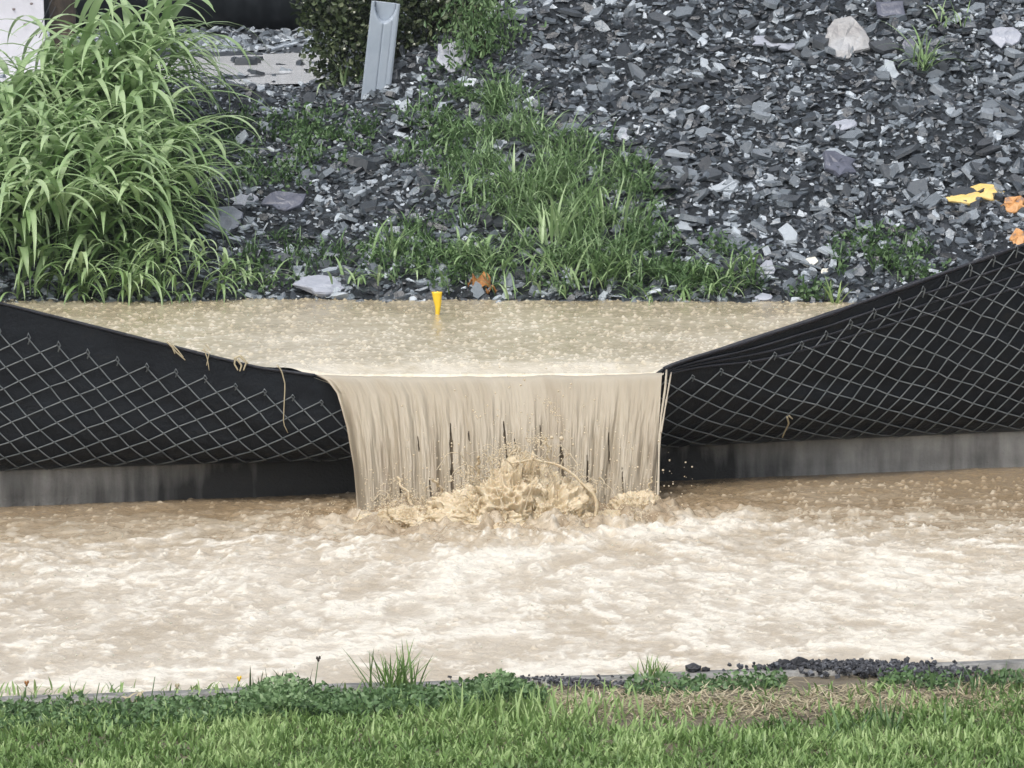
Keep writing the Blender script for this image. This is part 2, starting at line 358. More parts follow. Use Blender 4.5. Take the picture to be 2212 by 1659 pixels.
# ------------------------------------------------------------------ pond behind the fence
pxs = np.concatenate([np.arange(-2.05, 2.15, .0055)]); rows = 460
def clothY(x, z):
    Yt, Zt = top(x); Zb = road_z(x)+KH-.012; s = np.clip((z-Zb)/(Zt-Zb), 0, 1)**(1/1.5); return S(x, s)[1]
y0 = clothY(pxs, POND)+.004-.008*sstep(-.66, -.5, pxs)*(1-sstep(.38, .5, pxs))
q = np.linspace(0, 1, rows)[:, None]
PY = y0[None, :]+(2.35-y0[None, :])*q**1.15; PX = np.broadcast_to(pxs, PY.shape)
d = PY-y0[None, :]
weir = sstep(-.66, -.5, PX)*(1-sstep(.38, .5, PX))
PZ = POND-weir*(.022*np.exp(-(d/.10)**2)+.03*np.exp(-(d/.007)**2))+.004*(fbm(PX*14, PY*9, seed=40)-.5)+.0026*(fbm(PX*40, PY*30, seed=42, octv=3)-.5)
PT = .42+.7*(fbm(PX*5, PY*3.5, seed=44)-.5)+.35*(fbm(PX*45, PY*25, seed=45, octv=2)-.5)+.35*np.exp(-d/.5)-.25*sstep(.9, 1.9, PY)  # paler at the lip, darker far off: sky and bank reflections painted in
def crowns(GX, GY, GZ, GT, n, x0, x1, yA, yB, hgt=(.004, .014), xi=None, yi=None, seed=1):
    """upright splashes where raindrops have struck, put into a height grid"""
    r = np.random.default_rng(seed); nr, nc = GX.shape
    for _ in range(n):
        c = r.integers(3, nc-3); rr = r.integers(3, nr-3)
        if not (x0 < GX[rr, c] < x1 and yA < GY[rr, c] < yB): continue
        h = r.uniform(*hgt); h = h*(.3+1.2*r.random()); GZ[rr, c] += h; GT[rr, c] += .26
        if r.random() < .5: GZ[rr, c+1] += h*.8; GT[rr, c+1] += .3
        for (a, b) in ((0, 2), (0, -2), (1, 0), (-1, 0), (0, 3)):
            GZ[rr+a, c+b] += h*.12*r.random(); GT[rr+a, c+b] += .1
crowns(PX, PY, PZ, PT, 9500, -1.9, 2.0, -.2, 2.0, hgt=(.001, .0055), seed=11)
PZ = np.where(PY > 1.7, PZ-.0, PZ)
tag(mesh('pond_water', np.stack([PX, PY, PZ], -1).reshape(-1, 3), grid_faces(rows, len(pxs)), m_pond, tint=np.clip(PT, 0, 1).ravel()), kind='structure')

# ------------------------------------------------------------------ waterfall over the sag
lip = lambda x: top(x)[1]+.006
le = np.array([(682, 0), (706, .08), (726, .2), (745, .45), (758, .7), (768, 1)]); re_ = np.array([(1432, 0), (1428, .3), (1424, .6), (1420, 1)])
nc, nr = 620, 190
C = np.linspace(0, 1, nc)[None, :]; Rr = np.linspace(0, 1, nr)[:, None]
# row parameter: first part glides over the lip, the rest falls
fall = np.clip((Rr-.12)/.88, 0, 1); tau = fall**1.0
pxl = np.interp(tau, le[:, 1], le[:, 0]); pxr = np.interp(tau, re_[:, 1], re_[:, 0])
WX = (pxl+(pxr-pxl)*C-1106)/FPX*(17.72-.35*tau)
xt = (682+(1432-682)*C-1106)/FPX*17.72
Yt, Zt = top(xt); zs = POND-.021-.007*np.sin(math.pi*C)+.009*(fbm(C*9, 0*C, seed=58)-.5)+0*Zt
drop = zs-road_z(xt)+.02
vel = .30+.05*fbm(C*7, tau*0, seed=50)+.035*(fbm(C*38+tau*1.2, tau*1.5, seed=51)-.5)*2
vel = vel*(1-.35*np.exp(-(C/.02)**2))
WY = Yt-.012-vel*tau**.7+.06*np.clip((.12-Rr)/.12, 0, 1)*1.0
WZ = zs-drop*(tau**1.35)-.004*np.clip((.12-Rr)/.12, 0, 1)
drift = .012*(fbm(C*5, tau*1.5, seed=52)-.5)*tau
WX = WX+drift
st = fbm(C*24+tau*2.5*(fbm(C*4, 0, seed=57)-.5), tau*1.4, seed=53, octv=2)
st2 = fbm(C*52+tau*4*(fbm(C*4, 0, seed=57)-.5), tau*3.0, seed=54, octv=2)
WY = WY-(.013*(st-.5)+.002*(st2-.5))*sstep(0, .45, tau)-.001*(st2-.5)
WT = np.clip(.64+.55*(st-.5)+.16*(st2-.5)-.16*tau+.5*np.exp(-(tau/.07)**2), 0, 1)
slits = [(972, .40, 1.0, 9, 16), (1087, .38, .85, 6, 9), (1210, .55, .95, 7, 34), (1268, .62, 1.0, 6, 14), (925, .70, 1.0, 4, 12), (1110, .5, .66, 3, 4), (1315, .45, .7, 3, 5), (1010, .42, .55, 3, 5), (900, .45, .6, 3, 4), (1166, .42, .6, 3, 5), (860, .72, .95, 3, 8), (1345, .7, .95, 3, 7), (1150, .7, .95, 4, 10), (1040, .75, 1., 4, 12)]
PXX = pxl+(pxr-pxl)*C; hole = np.zeros_like(WX)
for k, (sx, a, b, w0, w1) in enumerate(slits):
    wd = .5*(w0*.5+(w1-w0)*.5*np.clip((tau-a)/(b-a), 0, 1)); wd = wd*(.55+.9*noise(tau*22, k*3.1+0*C, seed=60))
    cen = sx+(tau-a)*26*(1 if k % 3 else .4)
    m_ = (np.abs(PXX-cen) < wd*np.minimum(1, np.minimum((tau-a)/.1, (b-tau)/.06+.3))) & (tau > a) & (tau < b)
    hole = np.maximum(hole, m_)

F = grid_faces(nr, nc); hf = hole.ravel()[F].sum(1) < 2
fl = empty('waterfall', (0, -.5, 0)); tag(fl, 'wide curtain of brown muddy water falling over the sagging middle of the black fence', 'waterfall')
thick = np.stack([WX, WY, WZ], -1).reshape(-1, 3)
mesh('falling_sheet', thick, F[hf][:, ::-1], m_fall, fl, tint=WT.ravel())
film = thick.reshape(nr, nc, 3)[::3, ::6].copy(); film[..., 1] += .03*sstep(.12, .5, Rr[::3]); film[..., 2] -= .003
mesh('clinging_film', film.reshape(-1, 3), grid_faces(*film.shape[:2])[:, ::-1], m_film, fl)
if 1:                                        # loose strands at both edges of the curtain
  for (pts, r0) in (([(1440, 800), (1437, 840), (1428, 900), (1424, 960), (1422, 1040), (1421, 1080)], .0035), ([(1450, 805), (1444, 840), (1437, 880), (1428, 935)], .0025)):
      P = np.array(pts, float); tq = np.linspace(0, 1, len(P)); Q = np.linspace(0, 1, 30)
      a = np.interp(Q, tq, P[:, 0]); b = np.interp(Q, tq, P[:, 1]); yy = -.31-.36*Q**.7
      sb = Bag(); sb.add(*tube(np.stack(at(a, b, yy), -1), r0*(.7+.6*noise(Q*9, 0, seed=70)), 7), .9); sb.build('water_strand', m_fall, fl)

# ------------------------------------------------------------------ flooded street
wx = np.concatenate([[-60, -30, -15, -8, -5, -3.2, -2.6], np.arange(-2.1, 2.11, .0065), [2.6, 3.2, 5, 8, 15, 30, 60]]); nrow = 620
q = np.linspace(0, 1, nrow)[:, None]; xa = wx[None, :]; xc = np.clip(xa, -20, 20)
ya = near_y(xc)-.004; yb = kerb_y(xc)+.006
RY = ya+(yb-ya)*(1-(1-q)**1.0); RX = np.broadcast_to(xa, RY.shape).copy(); Z0 = road_z(RX)
inn = (sstep(-2.6, -2.1, RX)*(1-sstep(2.1, 2.6, RX)))
SX0, SY0 = .02, -.72
ds = np.hypot((RX-SX0)/1.25, RY-SY0)
turb = np.exp(-(ds/.45)**2); fallline = np.exp(-((RY+.70)/.10)**2)*sstep(-.56, -.44, RX)*(1-sstep(.42, .52, RX))
n1 = fbm(RX*7+RY*2, RY*5, seed=80); n2 = fbm(RX*20, RY*13, seed=81, octv=4); n3 = fbm(RX*60, RY*34, seed=82, octv=3)
band = np.exp(-((RY+1.6+.15*RX)/.8)**2)
amp = .35+.9*band+2.2*turb
H = amp*(.020*(n1-.5)+.012*(n2-.5))+.009*(n3-.5)*(.6+turb*2)
wave = np.sin((ds-.3)*26+5*n1)*np.exp(-ds/.7)*.007
H = H+wave+.075*turb*(fbm(RX*16, RY*12, seed=83)-.42)+.02*turb*(1-np.abs(2*fbm(RX*30, RY*24, seed=84, octv=2)-1)*2)+.045*fallline*n2
# foam: froth drifting off the plunge, in lines and webs, over a painted sky-sheen base
def seg(pts, wd, k=1.0, fade=None):
    P = [at_z(a, b, 0.0) for a, b in pts]; D = np.full(RX.shape, 9.)
    wxp = RX+.05*(n1-.5)*2; wyp = RY+.22*(n1-.5)*2
    for (x0_, y0_), (x1_, y1_) in zip(P[:-1], P[1:]):
        dx, dy = x1_-x0_, y1_-y0_; L2 = dx*dx+dy*dy
        t = np.clip(((wxp-x0_)*dx+(wyp-y0_)*dy)/L2, 0, 1); D = np.minimum(D, np.hypot(wxp-x0_-t*dx, (wyp-y0_-t*dy)*.5))
    return k*np.exp(-(D/wd)**2)
Fm = .12+.38*sstep(-.5, -1.9, RY+.12*RX)+.04*band  # near side paler: reflected sky painted into the froth tint
ang = np.arctan2((RY-SY0)*.55, RX-SX0+1e-6); rad_ = np.hypot((RX-SX0), (RY-SY0)*.55)
strk = fbm(ang*7+1.2*n1, rad_*1.8+.6*n2, seed=87, octv=3); strk2 = fbm(ang*26+2*n1, rad_*5, seed=88, octv=2)
Fm = Fm+.42*(strk-.5)*sstep(.1, .6, rad_)+.18*(strk2-.5)+.15*(n1-.5)+.15*(n2-.5)+.16*(n3-.5)
rdg = 1-np.abs(2*fbm(ang*13+1.6*n1+.5*n2, rad_*3.2+.8*n2, seed=89, octv=3)-1)
Fm = Fm+.62*sstep(.90, .985, rdg)*sstep(.42, .56, n1*.5+n2*.5)*sstep(-.75, -1.2, RY)
rdg2 = 1-np.abs(2*fbm(RX*11+2*n1, RY*5+2*n2, seed=90, octv=2)-1); Fm = Fm+.45*sstep(.92, .99, rdg2)*sstep(.45, .6, n2)*sstep(-.5, -1.1, RY)
for pts, wd, k in (([(0, 1462), (330, 1442), (600, 1425), (760, 1398), (1000, 1368), (1150, 1350)], .035, .8), ([(1040, 1215), (960, 1260), (860, 1290), (640, 1320)], .10, .5), ([(1030, 1205), (1180, 1190), (1400, 1150), (1600, 1130)], .07, .55),
                   ([(640, 1395), (860, 1345), (1100, 1300), (1300, 1260)], .05, .4), ([(1400, 1160), (1700, 1150), (1850, 1235), (1920, 1270)], .06, .45), ([(1900, 1225), (2050, 1280), (2200, 1270)], .04, .5), ([(1960, 1320), (2080, 1350), (2000, 1400)], .035, .5),
                   ([(1820, 1400), (1960, 1425), (2060, 1440)], .06, .7), ([(1120, 1450), (1320, 1440)], .05, .45), ([(160, 1170), (400, 1140), (640, 1090)], .05, .3), ([(0, 1240), (300, 1225)], .05, .3)):
    Fm = Fm+seg(pts, wd, k*.8)*(.35+1.0*n2)
web = 1-np.abs(2*fbm(RX*6+2*(n1-.5), RY*4+2*(n2-.5), seed=85, octv=3)-1)*5
Fm = Fm+.2*np.clip(web, 0, 1)*sstep(-.9, -1.4, RY)*(.3+1.0*sstep(0, .6, RX))
# broken foam dashes and wavelets
dash = sstep(.60, .72, fbm(RX*24, RY*9, seed=86, octv=2)); Fm = Fm+.22*dash*sstep(-.35, -.9, RY)
H = H+.005*np.clip(Fm-.5, 0, 1)*(.5+n3)
Fm = Fm-.12*turb-.15*np.exp(-((RY-.0)/.4)**2)
crowns(RX, RY, H, Fm, 3500, -1.9, 2.0, -3.6, 0, hgt=(.002, .007), seed=12)
crowns(RX, RY, H, Fm, 5000, .75, 2.0, -1.6, 0, hgt=(.002, .009), seed=13)
H = H*inn; edge = sstep(0, .03, RY-ya)*sstep(0, .03, yb-RY)*.8+.2
tag(mesh('flood_water', np.stack([RX, RY, Z0+H*edge], -1).reshape(-1, 3), grid_faces(nrow, len(wx)), m_water, tint=np.clip(Fm, 0, 1).ravel()), kind='structure')

# ------------------------------------------------------------------ splash at the foot of the fall
spl = empty('splash', (.02, -.7, 0)); tag(spl, 'churning yellow brown splash of muddy water at the foot of the waterfall', 'splash')
r = np.random.default_rng(5); c = []; rad = []
def lump(pxc, pyc, w_, h_, n, Yc=-.66, dY=.09, r0=.006, r1=.02):
    for _ in range(n):
        a = r.normal()*.42; b = abs(r.normal())*.5
        if b > 1.1: continue
        ht = h_*(1-min(1, abs(a))**1.6)*b
        x, y, z = at(pxc+a*w_, pyc-ht, Yc+r.normal()*dY)
        c.append((x, y, max(z, .0))); rad.append(r.uniform(r0, r1)*(1.15-.6*min(1, b)))
lump(1110, 1128, 165, 60, 170, -.78, .05, .008, .018); lump(1370, 1116, 60, 36, 60, -.66, .04, .006, .013); lump(1000, 1128, 110, 70, 90, -.78, .05, .008, .017); lump(1200, 1128, 90, 70, 90, -.78, .05, .008, .017)
core = len(c)
def burst(pxc, sx, vmax, n, spread=.5, Yc=-.74):
    for _ in range(n):
        x0_ = float(at(pxc, 1100, Yc)[0])+r.normal()*sx; y0_ = Yc+r.normal()*.06; z0_ = 0.0; vz = vmax*(.3+.7*r.random()); vx = float(np.clip(r.normal(), -1.3, 1.3))*spread*.75; vy = -abs(r.normal())*.35
        T1 = vz/9.8*r.uniform(.6, 1.7); rb = r.uniform(.0009, .0027); ph = r.uniform(0, 6); t0_ = T1*r.uniform(0, .5)
        t_ = t0_
        while t_ < T1:
            z_ = z0_+vz*t_-4.9*t_*t_
            if z_ < -.01: break
            rr__ = rb*(1-.5*t_/T1)*(.55+.7*abs(math.sin(t_*70*(.6+.1*ph)+ph)))
            c.append((x0_+vx*t_+.003*math.sin(t_*60+ph), y0_+vy*t_, z_)); rad.append(rr__)
            t_ += rr__*.75/max(.35, math.hypot(vx, vz-9.8*t_))
burst(1120, .06, 2.05, 220); burst(1060, .10, 1.5, 150, .6); burst(1180, .07, 1.6, 110, .5); burst(1370, .03, 1.15, 44, .35, -.66); burst(870, .05, 1.3, 34, .35, -.7); burst(980, .07, 1.2, 50)
v1, f1 = blobs(np.array(c[core:]), np.array(rad[core:])); mesh('water_strands', v1, f1, m_spray, spl)
c, rad = c[:core], rad[:core]
vs, fs, nn = [], [], 0
def jet(pts, r0, r1, Y0_, Y1_):
    global nn
    P = np.array(pts, float); tq = np.linspace(0, 1, len(P)); Q = np.linspace(0, 1, 26)
    p3 = np.stack(at(np.interp(Q, tq, P[:, 0])+3*np.sin(Q*19), np.interp(Q, tq, P[:, 1]), Y0_+(Y1_-Y0_)*Q), -1)
    v_, f_ = tube(p3, (r0+(r1-r0)*Q)*(.7+.6*noise(Q*11, Y0_*9, seed=91)), 6, False)
    mesh('water_jet', np.array(v_), f_, m_splash, spl)
jet([(1105, 1000), (1150, 992), (1200, 1002), (1245, 1030), (1278, 1062), (1290, 1095), (1288, 1140)], .0025, .0055, -.84, -.87)
jet([(858, 1030), (868, 1050), (884, 1068), (890, 1100), (886, 1150)], .003, .006, -.70, -.74)
jet([(1085, 1060), (1092, 1010), (1110, 975), (1124, 968)], .007, .004, -.70, -.72)
jet([(1180, 1050), (1184, 990), (1180, 945)], .004, .0025, -.66, -.68)
jet([(1390, 1080), (1402, 1050), (1410, 1030)], .004, .002, -.6, -.6)
jet([(1040, 1060), (1030, 1010), (1036, 985)], .006, .003, -.7, -.72)
jet([(960, 1090), (950, 1050), (935, 1035)], .005, .003, -.7, -.72)
tx_ = bpy.data.textures.new('rough', 'CLOUDS'); tx_.noise_scale = .02; tx_.noise_depth = 4
# the boiling mound: overlapping ragged domes
dv, df, dn_ = [], [], 0
def dome(cx_, wpx, hpx, Yc, dY, sd, rough_=1.0, nu=300, nv=90):
    global dn_
    sc_ = (Yc+18)/FPX; X0_ = float(at(cx_, 1100, Yc)[0]); th = np.linspace(0, 2*math.pi, nu)[None, :]; ph = np.linspace(-.12, math.pi/2, nv)[:, None]
    dx_, dy_, dz_ = np.cos(th)*np.cos(ph), np.sin(th)*np.cos(ph), np.sin(ph)+0*th
    rx_, ry_, rz_ = wpx*sc_, dY, hpx*sc_
    A_, B_, C_ = X0_*9+dx_*rx_*14+sd, dy_*ry_*14, dz_*rz_*14
    n_a = fbm(A_, B_, C_, seed=sd, octv=3); rg1 = 1-np.abs(2*fbm(A_*2.3, B_*2.3, C_*2.3, seed=sd+9, octv=2)-1)*2.2; rg2 = 1-np.abs(2*fbm(A_*6, B_*6, C_*6, seed=sd+19, octv=2)-1)*2.2
    k_ = 1+rough_*(.9*(n_a-.5)+.26*np.clip(rg1, -.3, 1)*(.35+.65*np.clip(dz_, 0, 1))+.09*np.clip(rg2, -.3, 1))
    dv.append(np.stack([X0_+dx_*rx_*k_, Yc+dy_*ry_*k_, dz_*rz_*k_-.006+0*k_], -1).reshape(-1, 3)); df.append(grid_faces(nv, nu)+dn_); dn_ += nu*nv
dome(1105, 105, 88, -.80, .10, 3, 1.35); dome(1050, 95, 70, -.84, .09, 5, 1.3); dome(1140, 50, 98, -.78, .06, 53, 1.5); dome(1185, 85, 80, -.82, .09, 7); dome(985, 60, 50, -.82, .08, 11); dome(1250, 50, 44, -.82, .07, 13)
dome(1370, 56, 52, -.72, .06, 17); dome(880, 80, 30, -.80, .08, 19); dome(1310, 60, 24, -.82, .08, 23); dome(800, 40, 16, -.78, .06, 29)
dome(1060, 110, 14, -.92, .05, 31, 1.2); dome(940, 60, 12, -.9, .05, 37, 1.2); dome(1250, 70, 13, -.9, .05, 41, 1.2)
mesh('churned_water', np.concatenate(dv), np.concatenate(df), m_splash, spl)
# flying drops: a dense spray that thins outwards
c = []; rad = []
for (cx_, hh_, w_, n_) in ((1120, 165, .08, 3200), (1040, 90, .11, 1200), (1200, 100, .07, 900), (1370, 55, .035, 500), (880, 60, .07, 600), (1100, 30, .26, 1200)):
    X0_ = float(at(cx_, 1100, -.75)[0])
    cl_ = r.normal(size=(60, 2))*[w_*.8, hh_*.0013*.45]
    for _ in range(n_):
        k_ = cl_[r.integers(60)]; xx_ = X0_+k_[0]+r.normal()*.014; zz_ = abs(k_[1])+abs(r.normal())*.012+.004
        c.append((xx_, -.75+r.normal()*.07-(.12 if hh_ < 40 else 0)*r.random(), zz_*(1.15-min(1, abs(xx_-X0_)/(w_*2.4))**2*.6))); rad.append(r.uniform(.0009, .0026))
for _ in range(420):
    a = r.normal()*.5; ht = abs(r.normal())*95
    x, y, z = at(1120+a*260, 1075-ht*(1.2-.5*min(1, abs(a))), -.68+r.normal()*.09); c.append((x, y, max(z, .02))); rad.append(r.uniform(.0012, .0036))
for (a, b, s_) in ((1192, 945, .006), (1213, 947, .0075), (1178, 956, .005), (1120, 968, .006), (1128, 978, .005), (1143, 990, .005), (1190, 965, .004), (1238, 960, .004), (1245, 985, .0035), (1100, 985, .005), (1090, 1000, .006), (1112, 1002, .005), (1160, 1000, .005), (1186, 975, .004)):
    x, y, z = at(a, b, -.72); c.append((x, y, z)); rad.append(s_)
for _ in range(160):
    x, y, z = at(r.uniform(780, 930), r.uniform(1010, 1150), -.72+r.normal()*.05); c.append((x, y, max(z, .01))); rad.append(r.uniform(.001, .0028))
for _ in range(60):
    x, y, z = at(r.uniform(1290, 1500), r.uniform(960, 1110), -.6+r.normal()*.08); c.append((x, y, max(z, .01))); rad.append(r.uniform(.001, .003))
v1, f1 = blobs(c, rad); tag(mesh('droplets', v1, f1, m_spray, spl), kind='stuff')

# ------------------------------------------------------------------ puddle on the flat behind
pv = []; n_ = 60; ctr = at_z(560, 152, .957)
a0 = at_z(560, 118, .957)[1]; a1 = at_z(560, 188, .957)[1]
for ringr in (1.0, .7, .35, 0.0):
    for k in range(n_):
        an = 2*math.pi*k/n_; w_ = 1+.22*(noise(math.cos(an)*2.2+5, math.sin(an)*2.2+5, seed=95)-.5)*2+.1*math.sin(an*7)
        pv.append((ctr[0]-.3+1.05*ringr*w_*math.cos(an), (a0+a1)/2+abs(a0-a1)/2*ringr*w_*math.sin(an), .957))
pf = [[i*n_+k, i*n_+(k+1) % n_, (i+1)*n_+(k+1) % n_, (i+1)*n_+k] for i in range(3) for k in range(n_)]
tag(mesh('puddle', pv, pf, m_pud), kind='structure')

# ------------------------------------------------------------------ rubble of slate
def flake_geo(rg, size, k=6, thick=.16, elong=1.5):
    an = np.sort((np.arange(k)+rg.uniform(-.42, .42, k))*2*math.pi/k); rr = rg.uniform(.55, 1.1, k)*size*.5
    X_ = np.cos(an)*rr*elong**.5; Y_ = np.sin(an)*rr/elong**.5; h = thick*size*rg.uniform(.5, 1.3)
    zt_ = h*.5+rg.uniform(-.12, .12, k)*h*2; top_ = np.stack([X_*.93, Y_*.93, zt_], 1); bot = np.stack([X_, Y_, np.full(k, -h*.5)], 1)
    ctr_ = np.array([[0, 0, h*.5+rg.uniform(-.1, .3)*h]])
    v_ = np.concatenate([top_, bot, ctr_])
    f_ = [[i, (i+1) % k, 2*k] for i in range(k)]+[[i, i+k, (i+1) % k+k, (i+1) % k] for i in range(k)]+[list(range(2*k-1, k-1, -1))]
    return v_, f_
def orient(rg, tx_, ty_, spin):
    return np.array((Matrix.Rotation(tx_, 3, 'X') @ Matrix.Rotation(ty_, 3, 'Y') @ Matrix.Rotation(spin, 3, 'Z')))
green_blobs = [(980, 300, 200, 70), (1180, 400, 230, 110), (1280, 480, 170, 110), (960, 560, 190, 80), (1350, 580, 260, 70), (720, 300, 80, 60), (1060, 240, 110, 60), (1500, 610, 160, 40), (1900, 560, 120, 60), (1740, 640, 60, 20)]
def build_rubble():
    rg = np.random.default_rng(21); lib = [flake_geo(rg, 1.0, int(rg.integers(5, 9)), rg.uniform(.10, .3), rg.uniform(1.1, 2.3)) for _ in range(90)]
    V = []; Fc = []; Tn = []; n = 0
    def put(x, y, s, tilt_c, tilt_r, tone, lift=.0):
        nonlocal n
        z = float(T(x, y)); v_, f_ = lib[rg.integers(len(lib))]
        M3 = orient(rg, tilt_c+rg.normal()*tilt_r, rg.normal()*tilt_r, rg.uniform(0, 6.28))
        vv = (v_*s) @ M3.T+[x, y, z+s*.10+lift]; V.append(vv); Fc.extend([[i+n for i in q_] for q_ in f_]); Tn.append(np.full(len(vv), tone)); n += len(vv)
    for _ in range(40000):
        x = rg.uniform(-2.0, 2.1); y = rg.uniform(1.72, 4.6)
        right = x > -.55+.15*rg.normal()
        if x < -.5 and y > 4.0+.25*rg.normal(): continue
        s = min(.055, .0122*math.exp(abs(rg.normal())*.68)*(1.15 if right else .9))
        if y > 4.3 and not right: s *= .8
        tone = np.clip(rg.beta(.95, 1.5)+(.12 if s < .02 else 0), 0, 1)
        put(x, y, s, R(22 if right else 12), R(21), tone)
    for _ in range(3500):      # grit and small stones of the level beyond
        x = rg.uniform(-2.2, 0.1); y = rg.uniform(4.4, 9.0)
        if 4.1 < y < 6.3 and rg.random() < .985: continue
        put(x, y, rg.uniform(.02, .06), R(4), R(18), rg.uniform(.4, .95))
    for _ in range(16):      # crumbs standing out of the puddle
        put(rg.uniform(-1.2, -.6), rg.uniform(4.4, 5.7), rg.uniform(.03, .08), 0, R(8), .2, .008)
    tag(mesh('slate_rubble', np.concatenate(V), Fc, m_slate, tint=np.concatenate(Tn), smooth=False), 'loose dark grey slate chips covering the whole bank behind the pond', 'rubble', kind='stuff')
    # the larger flakes, each its own object
    protos = []; longs = []; tones = []
    for i in range(26):
        v_, f_ = flake_geo(rg, 1.0, int(rg.integers(5, 9)), rg.uniform(.10, .24), rg.uniform(1.1, 2.4))
        tone = float(np.clip(rg.beta(2.2, 2.0), .1, .95)); o = mesh('slate_flake', v_, f_, m_slate, tint=np.full(len(v_), tone), smooth=False)
        protos.append(o); ex_ = v_.max(0)-v_.min(0); longs.append('long' if max(ex_[0], ex_[1])/min(ex_[0], ex_[1]) > 1.6 else 'broad'); tones.append('dark' if tone < .38 else 'grey' if tone < .65 else 'pale')
    cnt = 0; used = set(); flakes = []
    marks = [(1825, 78, 'largest pale slab'), (1668, 90, 'long narrow pale slab'), (2000, 100, 'high grass tuft'), (1925, 20, 'pointed dark slab'), (2168, 76, 'pale slab at right'), (974, 118, 'broken slate by shrub'), (618, 432, 'dull grey slab'), (700, 612, 'wet pale waterline slab'), (2110, 415, 'yellow painted pair'), (1750, 565, 'white stone'), (1850, 355, 'thin pale ledge'), (1820, 268, 'mid slope pale slab'), (1240, 290, 'leafy seedling'), (1350, 285, 'round cornered pale slate'), (1656, 580, 'wedge shaped pale slate'), (1300, 500, 'dense bright grass tuft'), (1055, 55, 'pale chip by shrub')]
    while cnt < 285:
        px, py = rg.uniform(0, 2212), rg.uniform(0, 640)
        if px < 480 or (px < 1060 and py < 200) or py > 648 or (px > 1650 and py > 700-.33*(px-1500)): continue
        if any(((px-a)/(b_*.8))**2+((py-b)/(c_*.8))**2 < 1 for a, b, b_, c_ in green_blobs): continue
        if px < 1060 and rg.random() < .45: continue
        x, y, z = [float(q_) for q_ in hit(px, py)]
        i = int(rg.integers(26)); o = protos[i]
        if i in used: o = o.copy(); scene.collection.objects.link(o)
        used.add(i)
        s = rg.uniform(.05, .082)*(1 if rg.random() < .85 else 1.3)
        M3 = Matrix.Rotation(R(28)+rg.normal()*.3, 3, 'X') @ Matrix.Rotation(rg.normal()*.3, 3, 'Y') @ Matrix.Rotation(rg.uniform(0, 6.28), 3, 'Z')
        o.rotation_euler = M3.to_euler(); o.location = (x, y, z+s*.14); o.scale = (s, s, s)
        flakes.append((o, px, py, tones[i], longs[i])); cnt += 1
    groups = {}
    for o, px, py, tn_, lg_ in flakes:
        lm = min(marks, key=lambda q_: (q_[0]-px)**2+((q_[1]-py)*1.3)**2); dx, dy = px-lm[0], (py-lm[1])*1.3
        side_ = ('right of' if dx > 0 else 'left of') if abs(dx) > abs(dy) else ('below' if dy > 0 else 'above')
        groups.setdefault((tn_, lg_, side_, lm[2]), []).append((math.hypot(dx, dy), o))
    words = ['nearest', 'second nearest', 'third nearest', 'fourth nearest', 'fifth nearest', 'sixth nearest', 'seventh nearest', 'eighth nearest', 'ninth nearest', 'tenth nearest']
    for (tn_, lg_, side_, lm_), L_ in groups.items():
        L_.sort(key=lambda q_: q_[0])
        for k_, (_, o) in enumerate(L_):
            pre = '' if len(L_) == 1 else (words[min(k_, 9)]+' ')
            tag(o, f'{pre}{tn_} {lg_} slate flake {side_} the {lm_}', 'stone', 'slate flakes lying in the rubble')
build_rubble()
def slab(px, py, wp, hp, m, label, tilt=48, th=.08, seed=1, cat='stone', k=13, name='slate_slab', roll=0.0, yaw=0.0):
    """a named stone: wp x hp is the size it shows"""
    rg = np.random.default_rng(seed); x, y, z = [float(q_) for q_ in hit(px, py+hp*.32)]
    sc = (y+18)/FPX; W_, Hh = wp*sc, hp*sc/max(.35, math.sin(R(tilt+5)))
    an = np.sort((np.arange(k)+rg.uniform(-.4, .4, k))*2*math.pi/k); rr = rg.uniform(.62, 1.12, k)
    X_ = np.cos(an)*rr*W_/2; Y_ = np.sin(an)*rr*Hh/2; h = th*min(W_, Hh)*1.2; V = []; rings = [(1.0, -h), (1.02, -h*.3), (.97, h*.2), (.7, h*.32), (.35, h*.3)]
    for (q_, hz) in rings:
        for i in range(k): V.append((X_[i]*q_+rg.normal()*W_*.008, Y_[i]*q_+rg.normal()*Hh*.008, hz+rg.uniform(-.2, .2)*h+.0*q_))
    V.append((0, 0, h*.4)); F_ = [[i*k+j, i*k+(j+1) % k, (i+1)*k+(j+1) % k, (i+1)*k+j] for i in range(len(rings)-1) for j in range(k)]
    F_ += [[4*k+j, 4*k+(j+1) % k, 5*k] for j in range(k)]+[list(range(k))[::-1]]
    M3 = np.array(Matrix.Rotation(R(tilt), 3, 'X') @ Matrix.Rotation(R(roll), 3, 'Y') @ Matrix.Rotation(R(yaw), 3, 'Z'))
    cz = z+math.sin(R(tilt))*Hh*.3; vv = np.array(V) @ M3.T
    o = mesh(name, vv, F_, m, smooth=False); o.location = (x, y, cz); tag(o, label, cat); return o
slab(1825, 78, 112, 92, m_slab_b, 'largest pale slate slab high on the slope, brownish face with a light right edge', 52, seed=2)
slab(1668, 90, 112, 26, m_slab, 'long narrow pale slate slab left of the largest slab', 34, seed=3, roll=10)
slab(1925, 20, 80, 50, m_slab_d, 'dark grey pointed slate slab at the top edge, right of the largest slab', 45, seed=4, k=7)
slab(2168, 76, 72, 48, m_slab, 'pale slate slab near the right edge beyond the grass tuft', 42, seed=5)
slab(974, 118, 70, 90, m_slab, 'pale blue grey broken slate standing against the dark shrub', 58, seed=6, roll=-12)
slab(1962, 96, 38, 36, m_slab_d, 'small smooth bluish slate just left of the grass tuft on the slope', 50, seed=7, k=8)
slab(618, 432, 105, 52, m_slab_d, 'dull grey slate slab on the bank between the tall grass and the green weeds', 38, seed=8)
slab(478, 468, 90, 58, m_slab, 'pale grey slate slab half under the tall grass', 38, seed=9)
